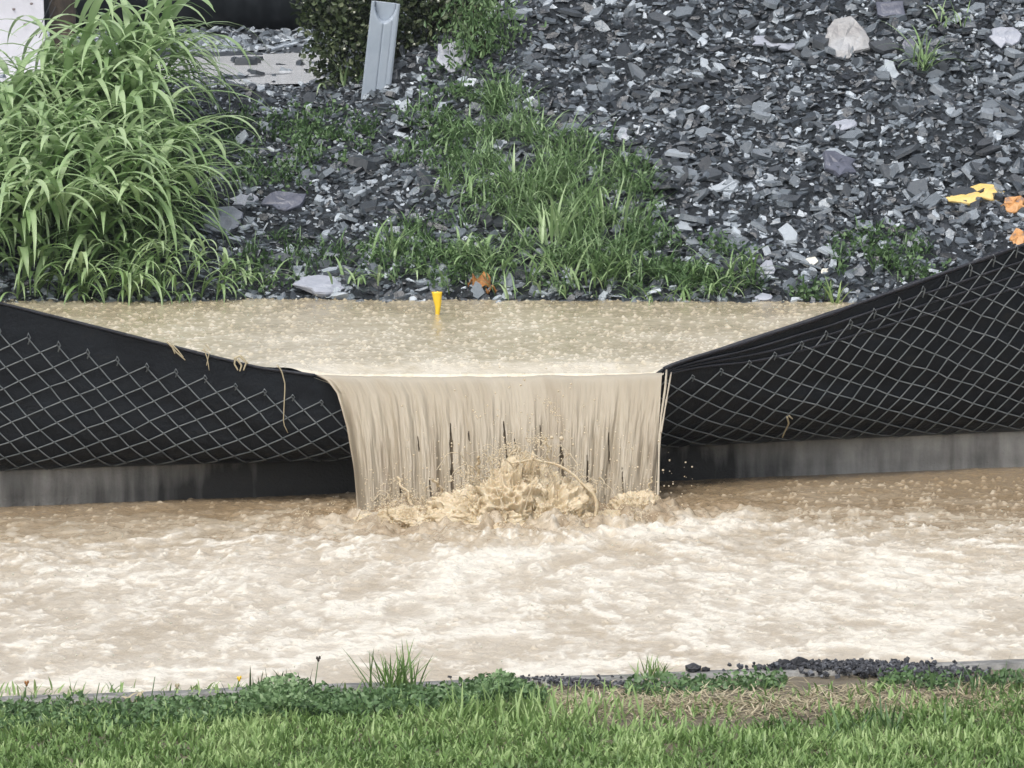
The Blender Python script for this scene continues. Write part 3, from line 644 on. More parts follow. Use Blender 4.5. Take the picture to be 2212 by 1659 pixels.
slab(528, 430, 62, 30, m_slab, 'small pale slate piece behind the slab by the tall grass', 35, seed=10)
slab(700, 612, 120, 44, m_slab, 'flat wet pale blue slate slab at the back edge of the pond', 24, seed=11, roll=6)
slab(1656, 580, 56, 38, m_slab, 'pale grey wedge shaped slate above the right end of the pond', 44, seed=12, k=7)
slab(1410, 520, 34, 26, m_slab, 'pale blue slate chip at the right edge of the green weeds', 44, seed=13, k=7)
slab(1650, 640, 46, 18, m_slab, 'pale stone lying at the waterline near the right fence', 30, seed=14, k=8)
slab(1118, 612, 32, 14, m_slab, 'small pale stone at the waterline right of the dead leaves', 30, seed=15, k=8)
slab(1820, 268, 62, 26, m_slab, 'pale slate slab in the middle of the slope below the largest slab', 34, seed=16)
slab(1850, 355, 76, 12, m_slab, 'thin pale slate ledge with a dark gap under it', 24, seed=17)
slab(1350, 285, 36, 28, m_slab, 'pale round cornered slate right of the leafy seedling', 46, seed=18, k=8)
slab(1810, 350, 95, 60, m_slab_d, 'dark slate slab tilted down the slope beneath the thin ledge', 40, seed=28, roll=18)
slab(1750, 565, 34, 22, m_white, 'white stone among the weeds above the right end of the pond', 45, seed=19, th=.3, k=9)
slab(1783, 586, 30, 18, m_white, 'smaller cream stone just right of the white stone', 45, seed=20, th=.3, k=9)
slab(2085, 426, 92, 30, m_yel, 'slate piece with yellow marking paint, left one of the pair', 30, seed=22, roll=-4, name='painted_stone')
slab(2135, 411, 84, 36, m_yel, 'slate piece with yellow marking paint, right one of the pair', 36, seed=23, roll=5, name='painted_stone')
slab(2190, 440, 60, 46, m_ora, 'orange painted slate lump at the right edge beside the yellow painted pair', 44, seed=24, th=.2, name='painted_stone')
slab(2200, 512, 46, 40, m_ora, 'orange painted slate lump just above the fence top at the right edge', 44, seed=25, th=.2, name='painted_stone')
slab(1055, 55, 40, 22, m_slab, 'pale slate chip at the right edge of the dark shrub', 35, seed=26, k=8)

# ------------------------------------------------------------------ plants
def ribbons(root, az, L_, W_, th0, bend, pw=1.3, seg=8, fold=.25, tint=None, sway=None):
    N = len(root); s = np.linspace(0, 1, seg+1); pos = root.copy(); V = np.zeros((N, seg+1, 3, 3)); perp = np.stack([-np.sin(az), np.cos(az), np.zeros(N)], 1)
    ca = np.stack([np.cos(az), np.sin(az), np.zeros(N)], 1); sw = np.zeros(N) if sway is None else sway
    for i in range(seg+1):
        th = th0-bend*s[i]**pw
        d_ = ca*np.cos(th)[:, None]+np.array([0, 0, 1.])*np.sin(th)[:, None]+perp*(sw*s[i])[:, None]
        nrm = -ca*np.sin(th)[:, None]+np.array([0, 0, 1.])*np.cos(th)[:, None]
        if i: pos = pos+d_*(L_/seg)[:, None]
        wd = W_*.5*min(1, .45+3*s[i])*max(.02, (1-s[i]**2.8))
        V[:, i, 1] = pos; V[:, i, 0] = pos+perp*wd[:, None]+nrm*(wd*fold)[:, None]; V[:, i, 2] = pos-perp*wd[:, None]+nrm*(wd*fold)[:, None]
    b = np.arange(seg)[:, None]*3+np.array([0, 1])[None]; b = b.ravel()
    q_ = np.stack([b, b+1, b+4, b+3], 1); F_ = (q_[None]+(np.arange(N)*(seg+1)*3)[:, None, None]).reshape(-1, 4)
    tn = np.full(N, .5) if tint is None else tint
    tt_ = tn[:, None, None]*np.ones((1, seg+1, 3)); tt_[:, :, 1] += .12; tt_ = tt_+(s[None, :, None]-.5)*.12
    return V.reshape(-1, 3), F_, np.clip(tt_, 0, 1).ravel()
def leaves(c_, size, rg, up=.5, el=1.5, tint=None):
    """small folded leaves at points c_"""
    N = len(c_); az = rg.uniform(0, 6.28, N); ti = rg.normal(size=N)*.6+up
    d_ = np.stack([np.cos(az)*np.cos(ti), np.sin(az)*np.cos(ti), np.sin(ti)], 1); p_ = np.cross(d_, rg.normal(size=(N, 3))); p_ /= np.linalg.norm(p_, axis=1)[:, None]+1e-9
    n_ = np.cross(d_, p_); s_ = size[:, None]
    V = np.stack([c_-d_*s_*.5, c_-d_*s_*.1+p_*s_*.5/el+n_*s_*.1, c_+d_*s_*.25+p_*s_*.36/el+n_*s_*.08, c_+d_*s_*.6, c_+d_*s_*.25-p_*s_*.36/el+n_*s_*.08, c_-d_*s_*.1-p_*s_*.5/el+n_*s_*.1], 1)
    b = (np.arange(N)*6)[:, None]; F_ = np.concatenate([b+np.array([[0, 1, 2, 3]]), b+np.array([[0, 3, 4, 5]])])
    tn = rg.uniform(.1, .9, N) if tint is None else tint
    return V.reshape(-1, 3), F_, np.repeat(tn, 6)
def cat_(parts):
    V = []; F_ = []; Tt = []; n = 0
    for v_, f_, t_ in parts: V.append(v_); F_.append(f_+n); Tt.append(t_); n += len(v_)
    return np.concatenate(V), np.concatenate(F_), np.concatenate(Tt)
def grass_plant(name, roots, az, L_, W_, th0, bend, m, label, cat, rg, seg=9, tint=None, group=None, stems=None, sway=None, pw=1.3):
    base = roots.mean(0); e_ = empty(name, (float(base[0]), float(base[1]), float(roots[:, 2].min()))); tag(e_, label, cat, group)
    tint = rg.uniform(.15, .85, len(roots)) if tint is None else tint
    v_, f_, t_ = ribbons(roots, az, L_, W_, th0, bend, pw, seg, tint=tint, sway=sway)
    mesh('blades', v_, f_, m, e_, tint=t_)
    if stems is not None:
        v_, f_, t_ = stems; mesh('stems', v_, f_, m, e_, tint=t_)
    return e_
# the tall grass at left: stems that lean over and carry long arching leaves
def tall_mass(ellipses, n_st, h0, h1, label, seed, leafL=(.22, .5), leafW=(.012, .024), lean=.45):
    rg = np.random.default_rng(seed); R_ = []; 
    while len(R_) < n_st:
        cx, cy, ax, ay = ellipses[rg.integers(len(ellipses))]; a, b = rg.uniform(-1, 1, 2)
        if a*a+b*b > 1: continue
        R_.append((cx+a*ax, cy+b*ay))
    R_ = np.array(R_); x, y, z = hit(R_[:, 0], R_[:, 1]); rt = np.stack([x, y, z-.01], 1)
    hh = rg.uniform(h0, h1, n_st); az = rg.normal(-.35, 1.1, n_st); th0 = R(88)-abs(rg.normal(size=n_st))*.15; bd = abs(rg.normal(lean, .3, n_st))
    # stems
    seg = 8; sv, sf, st_ = ribbons(rt, az, hh, np.full(n_st, .006), th0, bd, 1.6, seg, fold=.9, tint=rg.uniform(.2, .6, n_st))
    mid = sv.reshape(n_st, seg+1, 3, 3)[:, :, 1]
    rr, aa, LL, WW, TT, BB, TI = [], [], [], [], [], [], []
    for i in range(n_st):
        for j in range(1, seg+1):
            if rg.random() < .3: continue
            a = az[i]+(math.pi if j % 2 else 0)*.55+rg.normal()*.8; a = a if rg.random() < .35 else rg.normal(-.85, .9)
            k_ = .55+.45*math.sin(math.pi*j/(seg+1))
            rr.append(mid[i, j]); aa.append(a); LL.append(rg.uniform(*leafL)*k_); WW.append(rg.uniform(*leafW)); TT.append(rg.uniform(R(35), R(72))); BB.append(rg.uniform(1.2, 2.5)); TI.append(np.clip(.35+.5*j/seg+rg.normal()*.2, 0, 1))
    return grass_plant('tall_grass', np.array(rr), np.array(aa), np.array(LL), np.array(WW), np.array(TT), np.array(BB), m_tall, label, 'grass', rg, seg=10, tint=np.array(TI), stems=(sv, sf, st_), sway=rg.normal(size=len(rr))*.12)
G1 = 'clumps of tall grass at the left of the pond'
a_ = tall_mass([(240, 300, 95, 75), (200, 340, 90, 80)], 70, .30, .47, 'tallest clump of long arching grass right of the wooden post', 31, leafL=(.26, .55), leafW=(.018, .036)); a_['group'] = G1
a_ = tall_mass([(70, 385, 120, 90)], 75, .24, .36, 'clump of long arching grass below the white board', 35, leafL=(.22, .46), leafW=(.018, .036)); a_['group'] = G1
a_ = tall_mass([(60, 550, 150, 100), (-150, 470, 150, 160)], 110, .26, .42, 'clump of long arching grass at the left edge drooping towards the fence top', 32, leafL=(.24, .5), leafW=(.018, .036)); a_['group'] = G1
a_ = tall_mass([(235, 510, 130, 110)], 85, .2, .42, 'clump of long arching grass beside the bare slate, drooping down to the pond', 33, leafL=(.2, .46), leafW=(.016, .034)); a_['group'] = G1
a_ = tall_mass([(270, 645, 240, 22)], 40, .07, .2, 'low fringe of bent grass along the left waterline of the pond', 34, leafL=(.12, .28), leafW=(.008, .018)); a_['group'] = G1
# green mat of weeds on the bank: one mass
def sample(ell, n, rg, edge=.0):
    P = []; wts = np.array([c_*d_ for _, _, c_, d_ in ell], float); wts /= wts.sum()
    idx = rg.choice(len(ell), n, p=wts); a = rg.uniform(0, 6.28, n); q_ = rg.random(n)**.6
    E = np.array(ell, float)[idx]; return E[:, 0]+np.cos(a)*q_*E[:, 2], E[:, 1]+np.sin(a)*q_*E[:, 3]
rg = np.random.default_rng(41)
px, py = sample(green_blobs+[(560, 330, 120, 90), (640, 560, 120, 60)], 9500, rg); py = np.clip(py, 5, 650)
dn = fbm(px/60, py/30, seed=43); keep = dn > .445; px, py = px[keep], py[keep]; x, y, z = hit(px, py); N = len(x)
near = np.exp(-((px-1180)/260)**2)
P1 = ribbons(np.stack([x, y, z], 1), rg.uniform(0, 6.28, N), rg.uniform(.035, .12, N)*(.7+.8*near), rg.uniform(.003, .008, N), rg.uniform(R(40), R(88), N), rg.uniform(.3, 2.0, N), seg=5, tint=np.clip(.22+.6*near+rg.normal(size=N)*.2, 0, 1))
px, py = sample(green_blobs+[(600, 330, 160, 100), (560, 600, 80, 40), (1000, 200, 100, 60), (2000, 600, 60, 30), (1560, 560, 80, 40)], 13000, rg); py = np.clip(py, 5, 650)
dn = fbm(px/60, py/30, seed=43); keep = dn > .445; px, py = px[keep], py[keep]; x, y, z = hit(px, py)
P2 = leaves(np.stack([x, y, z+rg.uniform(0, .045, len(x))], 1), rg.uniform(.008, .022, len(x)), rg, tint=np.clip(rg.normal(.3, .25, len(x)), 0, 1))
v_, f_, t_ = cat_([P1, P2])
tag(mesh('weeds', v_, f_, m_weed, tint=t_), 'low green weeds and grass spreading down the slate bank to the pond', 'weeds', kind='stuff')
def tuft(px, py, n, L0, L1, W0, W1, m, label, seed, spread=.02, open_=(50, 85), bend=(.3, 1.6), name='grass_tuft', zf=None, tint=(.3, .9), group=None):
    rg = np.random.default_rng(seed)
    if zf is None: x, y, z = [float(q_) for q_ in hit(px, py)]
    else: z = zf; x, y = [float(q_) for q_ in at_z(px, py, zf)]
    rt = np.stack([x+rg.normal(size=n)*spread, y+rg.normal(size=n)*spread*.8, np.full(n, z-.004)], 1)
    az = np.arange(n)*2.4+rg.normal(size=n)*.5
    return grass_plant(name, rt, az, rg.uniform(L0, L1, n), rg.uniform(W0, W1, n), R(1)*rg.uniform(*open_, n), rg.uniform(*bend, n), m, label, 'grass', rg, seg=8, tint=rg.uniform(*tint, n), group=group)
tuft(1010, 560, 26, .10, .22, .008, .016, m_tall, 'broad bladed grass tuft arching over the weeds above the yellow marker', 51, .035, (35, 75), (1.0, 2.4))
tuft(905, 590, 16, .06, .14, .006, .012, m_tall, 'small broad bladed grass tuft left of the yellow marker', 52, .03, (35, 80), (.8, 2))
tuft(1195, 525, 34, .12, .24, .006, .013, m_tall, 'bright upright grass tuft in the middle of the green weeds', 53, .03, (60, 88), (.2, 1.0), tint=(.5, 1))
tuft(1300, 500, 40, .10, .22, .004, .010, m_tall, 'dense bright grass tuft right of the upright tuft', 54, .06, (50, 88), (.3, 1.4), tint=(.35, .9))
tuft(1440, 655, 18, .08, .17, .005, .010, m_tall, 'thin pale grass tuft bent over the back waterline', 55, .04, (40, 80), (1.2, 2.6))
tuft(1545, 640, 16, .10, .19, .004, .009, m_tall, 'arching grass tuft at the waterline left of the pale stone', 56, .03, (50, 85), (1.0, 2.6))
tuft(1800, 665, 7, .07, .12, .008, .013, m_lawn, 'short bright grass sprout poking up behind the right fence top', 57, .01, (55, 85), (.1, .8), tint=(.6, 1))
tuft(2000, 150, 26, .12, .26, .005, .010, m_tall, 'grass tuft growing high on the slate slope at upper right', 58, .02, (50, 88), (.4, 2.2))
tuft(2045, 60, 18, .08, .18, .004, .009, m_tall, 'smaller grass tuft at the top edge right of the high tuft', 59, .03, (40, 88), (.4, 2.0))
tuft(1240, 290, 14, .06, .12, .006, .014, m_weed, 'pale leafy seedling on the slate right of the shrub', 60, .03, (20, 60), (.4, 1.2), name='seedling', tint=(.6, 1))
tuft(1130, 640, 20, .07, .15, .005, .01, m_tall, 'grass tuft hanging over the waterline right of the dead leaves', 61, .05, (40, 80), (.8, 2))
tuft(800, 610, 24, .08, .16, .006, .012, m_tall, 'grass tuft at the waterline beside the wet pale slab', 62, .06, (40, 80), (.8, 2))
tuft(745, 190, 16, .08, .17, .006, .012, m_tall, 'small grass tuft at the foot of the grey plastic post', 63, .04, (40, 85), (.5, 1.8))
tuft(1940, 590, 22, .05, .11, .003, .008, m_weed, 'low weed tuft just behind the right fence', 64, .06, (30, 80), (.5, 1.8), name='weed', tint=(.3, .8))
tuft(540, 610, 16, .10, .2, .006, .012, m_tall, 'lone grass tuft on the slate between the tall grass and the pond', 65, .04, (40, 80), (.8, 2.2))
for k_, (a_x, a_y, nm_) in enumerate(((860, 560, 'arching grass tuft above the small tuft left of the yellow marker'), (1085, 590, 'long arching grass tuft behind the dead leaves'), (1180, 600, 'grass tuft between the dead leaves and the dense green weeds'), (1260, 620, 'dark arching grass tuft at the waterline below the dense bright tuft'), (1350, 600, 'loose grass tuft left of the pale blue chip'), (1490, 610, 'tall thin grass tuft above the bent pale one'), (1590, 600, 'thin arching tuft above the wedge shaped slate'), (1130, 420, 'bright grass tuft in the upper middle of the green weeds'), (1240, 440, 'bright grass tuft above the dense bright tuft'), (1010, 420, 'loose grass tuft high in the green weeds left of middle'))):
    tuft(a_x, a_y, 26, .10, .22, .005, .012, m_tall, nm_, 200+k_, .04, (45, 86), (.7, 2.3), tint=(.2, .8))
# dark shrub
rg = np.random.default_rng(71); bx, by, bz = [float(q_) for q_ in hit(860, 185)]; by += .27
sh = empty('shrub', (bx, by, bz-.02)); tag(sh, 'dark leafy shrub with small pale flowers behind the grey plastic post', 'shrub')
c_ = []; 
lobes = [(bx-.16, by, bz+.10, .16), (bx+.02, by+.05, bz+.17, .2), (bx+.2, by+.02, bz+.16, .18), (bx-.05, by, bz+.35, .22), (bx+.18, by+.05, bz+.36, .2), (bx-.2, by+.05, bz+.28, .16), (bx+.28, by, bz+.05, .12)]
for (lx, ly, lz, lr) in lobes:
    d_ = rg.normal(size=(1700, 3)); d_ /= np.linalg.norm(d_, axis=1)[:, None]; q_ = lr*(.45+.6*rg.random((1700, 1))**.5); q_ *= .75+.5*noise(d_[:, 0]*3+lx*9, d_[:, 1]*3, d_[:, 2]*3, seed=72)[:, None]
    c_.append(np.array([lx, ly, lz])+d_*q_*np.array([1, .7, 1]))
c_ = np.concatenate(c_); c_ = c_[c_[:, 2] > T(c_[:, 0], c_[:, 1])-.01]
v_, f_, t_ = leaves(c_, rg.uniform(.012, .03, len(c_)), rg, tint=np.clip(rg.normal(.3, .3, len(c_)), 0, 1)); mesh('foliage', v_, f_, m_dark, sh, tint=t_)
i_ = rg.choice(len(c_), 200); fr = c_[i_][(c_[i_][:, 1] < by-.02) & (abs(c_[i_][:, 0]-bx+.07) > .05)]; v_, f_ = blobs(fr+[0, -.012, 0], rg.uniform(.003, .0065, len(fr))); mesh('flowers', v_, f_, m_pale, sh, tint=np.full(len(v_), .5))
tb = Bag()
for (lx, ly, lz, lr) in lobes: tb.add(*tube([(bx, by, bz-.03), ((bx+lx)/2+.02, by, (bz+lz)/2), (lx, ly, lz), (lx+.03, ly, lz+lr*.8)], [.009, .007, .005, .002], 6))
tb.build('stems', m_wood, sh)
# second, greener leafy clump to the right of the shrub
rg = np.random.default_rng(73); gx, gy, gz = [float(q_) for q_ in hit(1040, 130)]
sh2 = empty('shrub', (gx, gy, gz)); tag(sh2, 'greener leafy bush at the right side of the dark shrub by the slate slope', 'shrub')
c_ = np.array([gx, gy, gz+.10])+rg.normal(size=(1500, 3))*[.065, .04, .085]; v_, f_, t_ = leaves(c_, rg.uniform(.012, .032, len(c_)), rg, up=.9, el=2.6); mesh('foliage', v_, f_, m_weed, sh2, tint=t_)
tb = Bag()
for k in range(5): tb.add(*tube([(gx, gy, gz-.02), (gx+.02*(k-2), gy, gz+.1), (gx+.035*(k-2), gy, gz+.22)], [.004, .003, .0015], 5))
tb.build('stems', m_wood, sh2)

# ------------------------------------------------------------------ things behind
# ribbed black drain pipe
ax, ay, az_ = at(150, 60, 8.7); rp = .22; zc = .95+rp-.01
pipe = empty('drain_pipe', (-1.2, 8.35, .95)); tag(pipe, 'long black plastic drain pipe lying across the gravel at the top', 'pipe')
xs_ = np.arange(-3.2, .35, .0125); rr_ = rp*(1+.018*np.sin(xs_*2*math.pi/.10)); tbp = Bag(); tbp.add(*tube(np.stack([xs_, 8.35+0*xs_, zc+0*xs_], 1), rr_, 28)); tbp.build('pipe_wall', m_pipe, pipe)
xs_ = np.linspace(.35, .45, 6); tbp = Bag(); tbp.add(*tube(np.stack([xs_, 8.35+0*xs_, zc+0*xs_], 1), rp*1.08, 28)); tbp.build('collar', m_pipe, pipe)
# white board and wooden post, in front of the pipe
x0_, y0_, z0_ = [float(q_) for q_ in at(45, 60, 5.0)]
bd_ = empty('marker_board', (x0_, 5.0, .95)); tag(bd_, 'white painted board standing upright at the top left corner', 'board')
rot = Matrix.Rotation(R(-2), 4, 'Y') @ Matrix.Rotation(R(8), 4, 'Z')
bb = Bag(); v_, f_ = box(x0_-.02, 5.0, 1.35, .2, .05, .86, rot); bb.add(v_, f_); o = bb.build('board', m_board, bd_, smooth=False)
bv = o.modifiers.new('bevel', 'BEVEL'); bv.width = .004; bv.segments = 2
for (a, b) in ((68, 8), (54, 53), (30, 20)):
    x_, y_, z_ = at(a, b, 4.968); v_, f_ = blobs([(x_, y_, z_)], [.007], np.array([[1, .3, .8]])); mesh('spot', v_, f_, m_spot, bd_)
wb = Bag()
for (p0, p1) in (((112, 0), (78, 78)), ((120, 15), (84, 82))): wb.add(*tube(np.stack(at(np.linspace(p0[0], p1[0], 8), np.linspace(p0[1], p1[1], 8), np.full(8, 4.95)), -1), .0018, 5))
wb.build('tie_wire', m_pipe, bd_)
x1_, _, _ = [float(q_) for q_ in at(133, 60, 5.1)]
po = empty('wooden_post', (x1_, 5.12, .95)); tag(po, 'dark brown weathered wooden post beside the white board', 'post')
n_ = 30; pv = []; sides = 10
for i in range(n_):
    for k in range(sides):
        an = 2*math.pi*k/sides; rr_ = .053*(1+.12*math.sin(k*2.1)+.14*(noise(k*1.7, i*.5, seed=75)-.5)); pv.append((x1_+rr_*math.cos(an), 5.12+rr_*math.sin(an), .90+i*.03))
pf = [[i*sides+k, i*sides+(k+1) % sides, (i+1)*sides+(k+1) % sides, (i+1)*sides+k] for i in range(n_-1) for k in range(sides)]+[[(n_-1)*sides+k for k in range(sides)]]
mesh('post_body', pv, pf, m_wood, po)
# grey-blue plastic channel post
bx_, by_, bz_ = [float(q_) for q_ in hit(812, 200)]; by_ -= .0
gp = empty('utility_marker', (bx_, by_, bz_)); tag(gp, 'pale blue grey plastic channel post leaning in the weeds before the dark shrub', 'post')
Xc, Yc_, Zc = at(830, 5, by_); Xb, _, Zb_ = at(808, 205, by_); up_ = np.array([Xc-Xb, 0, Zc-Zb_]); Lp = np.linalg.norm(up_); up_ /= Lp; side = np.array([up_[2], 0, -up_[0]])
Wp = 62*(by_+18)/FPX/2; nq, na = 130, 41; qv = np.linspace(0, 1, nq)[:, None]; av = np.linspace(-1, 1, na)[None, :]
hgt = (Lp+.05)*qv; topd = (Lp+.05)-hgt; mouth = .074*np.sqrt(np.clip(1-(av/.8)**2, 0, 1)); ins = sstep(0, .006, mouth-topd)
dep = .030*ins+.0035*np.exp(-(av/.05)**2)*(1-ins)+.003*np.exp(-((av-.62)/.04)**2)*(1-ins)+.006*(np.abs(av) > .93)
base_ = np.array([Xb, by_, Zb_-.05]); pv = base_+up_*hgt[..., None]+side*(Wp*av)[..., None]+np.array([0, 1., 0])*dep[..., None]
o = mesh('channel', pv.reshape(-1, 3), grid_faces(nq, na)[:, ::-1], m_plas, gp); sl = o.modifiers.new('s', 'SOLIDIFY'); sl.thickness = .004
# little yellow marker in the pond
mx_, my_ = [float(q_) for q_ in at_z(945, 680, POND)]; my_ = min(my_, 1.62)
yt = empty('yellow_marker', (mx_, my_, POND)); tag(yt, 'small yellow plastic marker stake standing in the back edge of the pond', 'marker')
sc = (my_+18)/FPX; rowsY = [(0, 3, -.03), (0, 4.5, .0), (1, 6, 16*sc), (0, 9, 32*sc), (-1, 11, 46*sc), (-1, 11.5, 50*sc)]; pv = []
for (cx, hw, zz) in rowsY:
    for a in (-1, -.5, 0, .5, 1): pv.append((mx_+(cx+hw*a)*sc, my_+.004*abs(a), POND+zz))
o = mesh('tag', pv, grid_faces(6, 5), m_tape, yt); sl = o.modifiers.new('s', 'SOLIDIFY'); sl.thickness = .002
tbp = Bag(); tbp.add(*tube([(mx_, my_+.006, POND-.05), (mx_, my_+.006, POND+51*sc)], .003, 6)); tbp.build('stake', m_tape, yt)
# dead brown leaves at the waterline
for k, (px, py, s_, lab) in enumerate(((1040, 628, 34, 'crumpled orange brown dead leaf at the back waterline right of the yellow marker'), (1062, 638, 22, 'small dead brown leaf touching the pond beside the crumpled one'), (1022, 622, 20, 'dark curled dead leaf between the yellow marker and the crumpled one'))):
    x, y, z = [float(q_) for q_ in hit(px, py)]; rg = np.random.default_rng(80+k); n_ = 9; pv = []
    for i in range(n_):
        for j in range(7):
            a, b = i/(n_-1)*2-1, j/6*2-1; wj = max(.05, 1-abs(a)**1.7)*(1+.3*math.sin(i*3.1)); pv.append((x+a*s_*sc*.6, y+b*s_*sc*.35*wj, max(z, POND)+.012+.010*math.sin(a*4+k)+.012*b*b+rg.normal()*.002+(.02 if k == 0 else 0)*(b+.3)))
    o = mesh('dead_leaf', pv, grid_faces(n_, 7), m_leafd); tag(o, lab, 'leaf', 'dead leaves at the back waterline'); sl = o.modifiers.new('s', 'SOLIDIFY'); sl.thickness = .001
# dead grass caught on the fence
def debris(items, label, r0=.002, name='dead_grass'):
    b = Bag()
    for pts in items:
        P = np.array(pts, float); tq = np.linspace(0, 1, len(P)); Q = np.linspace(0, 1, 14); a = np.interp(Q, tq, P[:, 0]); c2 = np.interp(Q, tq, P[:, 1])
        Yd = topY(a)-.0; x_, y_, z_ = at(a, c2, Yd-.05)
        for _ in range(6):
            Yt, Zt = top(x_); Zb = road_z(x_)+KH-.012; s_ = np.clip((z_-Zb)/(Zt-Zb), 0.02, 1)**(1/1.5); yy = S(x_, s_, .014)[1]; x_, y_, z_ = at(a, c2, yy)
        b.add(*tube(np.stack([x_, y_, z_], -1), r0*(1-.4*Q), 5), .6)
    o = b.build(name, m_straw); tag(o, label, 'dead grass', 'dead grass caught on the fence'); return o
debris([[(366, 742), (380, 760), (400, 778)], [(372, 745), (384, 757), (396, 772)], [(360, 738), (372, 750), (378, 764)]], 'wisp of dead grass on the left fence top, farthest from the fall', .0028)
debris([[(440, 752), (448, 775), (452, 800)], [(444, 745), (456, 757)], [(436, 756), (452, 762), (446, 790)]], 'short wisp of dead grass on the left fence top, middle of three bits', .002)
debris([[(510, 772), (506, 786), (514, 800)], [(518, 770), (532, 784), (526, 800)], [(505, 775), (520, 768), (536, 786)], [(512, 776), (522, 790), (518, 802)]], 'small knot of dead grass on the left fence top near the overflow', .0035)
debris([[(598, 788), (608, 800), (616, 830), (614, 870), (612, 915), (622, 935)]], 'long pale grass strand hanging down the left fence', .0022)
debris([[(1700, 900), (1704, 915), (1694, 935), (1690, 945)], [(1704, 898), (1712, 905)]], 'short dead twig caught in the chain link of the right fence', .003)

# ------------------------------------------------------------------ near bank: soil, lawn, weeds
def lawn_z(x, y):
    d_ = near_y(np.clip(x, -20, 20))-.11-y
    return road_z(x)+.004+.035*sstep(0, .5, d_)+.02*(fbm(np.asarray(x)*3, np.asarray(y)*3, seed=101)-.5)*sstep(.05, .4, d_)+.012*(fbm(np.asarray(x)*20, np.asarray(y)*20, seed=102)-.5)
lx = axis(-1.8, 1.8, .03, 150); q_ = np.concatenate([np.linspace(0, 1.9, 70), 1.9+np.cumsum(.04*1.4**np.arange(24))])
LX = np.broadcast_to(lx[None, :], (len(q_), len(lx))); LY = near_y(np.clip(LX, -20, 20))-.105-q_[:, None]
tag(mesh('lawn_soil', np.stack([LX, LY, lawn_z(LX, LY)], -1).reshape(-1, 3), grid_faces(len(q_), len(lx))[:, ::-1], m_earth), kind='structure')
def lawn_hit(px, py):
    x, y = at_z(px, py, .03); 
    for _ in range(5): x, y = at_z(px, py, lawn_z(x, y))
    return x, y, lawn_z(x, y)
rg = np.random.default_rng(111)
def lawn_edge(px):  # picture row where the dense turf begins
    return np.interp(px, [-200, 0, 300, 600, 900, 1050, 1200, 1400, 1600, 1750, 1900, 2100, 2212, 2500], [1565, 1570, 1560, 1540, 1520, 1525, 1560, 1590, 1580, 1560, 1545, 1520, 1500, 1500])
N = 52000; px = rg.uniform(-120, 2330, N); py = rg.uniform(1480, 1790, N)
eg = lawn_edge(px)+30*(fbm(px/70, 0*px, seed=112)-.5); keep = (py > eg+rg.exponential(8, N)-8) | ((rg.random(N) < .14) & (py > 1488)); px, py = px[keep], py[keep]
x, y, z = lawn_hit(px, py); N = len(x); cl = fbm(x*7, y*4, seed=113); c2 = fbm(x*24, y*12, seed=114, octv=2)
ok = c2 > .26; x, y, z, cl, c2 = x[ok], y[ok], z[ok], cl[ok], c2[ok]; N = len(x)
v_, f_, t_ = ribbons(np.stack([x, y, z-.003], 1), rg.uniform(0, 6.28, N), rg.uniform(.02, .042, N)*(.6+.9*cl), rg.uniform(.0035, .0085, N), rg.uniform(R(45), R(90), N), rg.uniform(0, 1.3, N), seg=4, fold=.35, tint=np.clip(.45+1.3*(cl-.5)+.8*(c2-.5)+rg.normal(size=N)*.17, 0, 1))
tag(mesh('lawn', v_, f_, m_lawn, tint=t_), 'short green lawn along the bottom of the picture', 'grass', kind='stuff')
# fringe of dark broad leaved weeds along the near kerb
px = np.concatenate([rg.uniform(-100, 1180, 9000), rg.uniform(520, 760, 1800), rg.uniform(1000, 1160, 900), rg.uniform(1350, 1700, 900), rg.uniform(1900, 2212, 600)]); n_ = len(px)
ub = np.interp(px, [-100, 0, 300, 520, 600, 760, 1000, 1100, 1180, 1400, 1700, 2212], [1540, 1530, 1525, 1515, 1510, 1510, 1500, 1492, 1505, 1480, 1470, 1475])
lb = ub+np.interp(px, [0, 600, 1180, 2212], [60, 50, 30, 15]); py = ub+(lb-ub)*rg.random(n_)
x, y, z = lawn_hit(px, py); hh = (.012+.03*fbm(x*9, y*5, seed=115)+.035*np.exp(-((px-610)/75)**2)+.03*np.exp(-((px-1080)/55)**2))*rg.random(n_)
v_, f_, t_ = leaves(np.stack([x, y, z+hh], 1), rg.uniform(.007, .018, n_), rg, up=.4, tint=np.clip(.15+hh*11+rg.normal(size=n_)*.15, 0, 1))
tag(mesh('weeds', v_, f_, m_weed, tint=t_), 'dark broad leaved weeds in a fringe along the near edge of the flooded street', 'weeds', kind='stuff')
# straw patch
n_ = 5200; px = rg.uniform(1130, 2260, n_); py = rg.normal(1522, 18, n_); py = np.clip(py, 1478, 1600)
x, y, z = lawn_hit(px, py); v_, f_, t_ = ribbons(np.stack([x, y, z+.003], 1), rg.uniform(0, 6.28, n_), rg.uniform(.02, .06, n_), rg.uniform(.002, .004, n_), rg.uniform(R(2), R(25), n_), rg.uniform(0, .5, n_), seg=3, tint=rg.random(n_))
tag(mesh('dry_grass', v_, f_, m_straw, tint=t_), 'matted dry tan grass between the lawn and the near kerb', 'dry grass', kind='stuff')
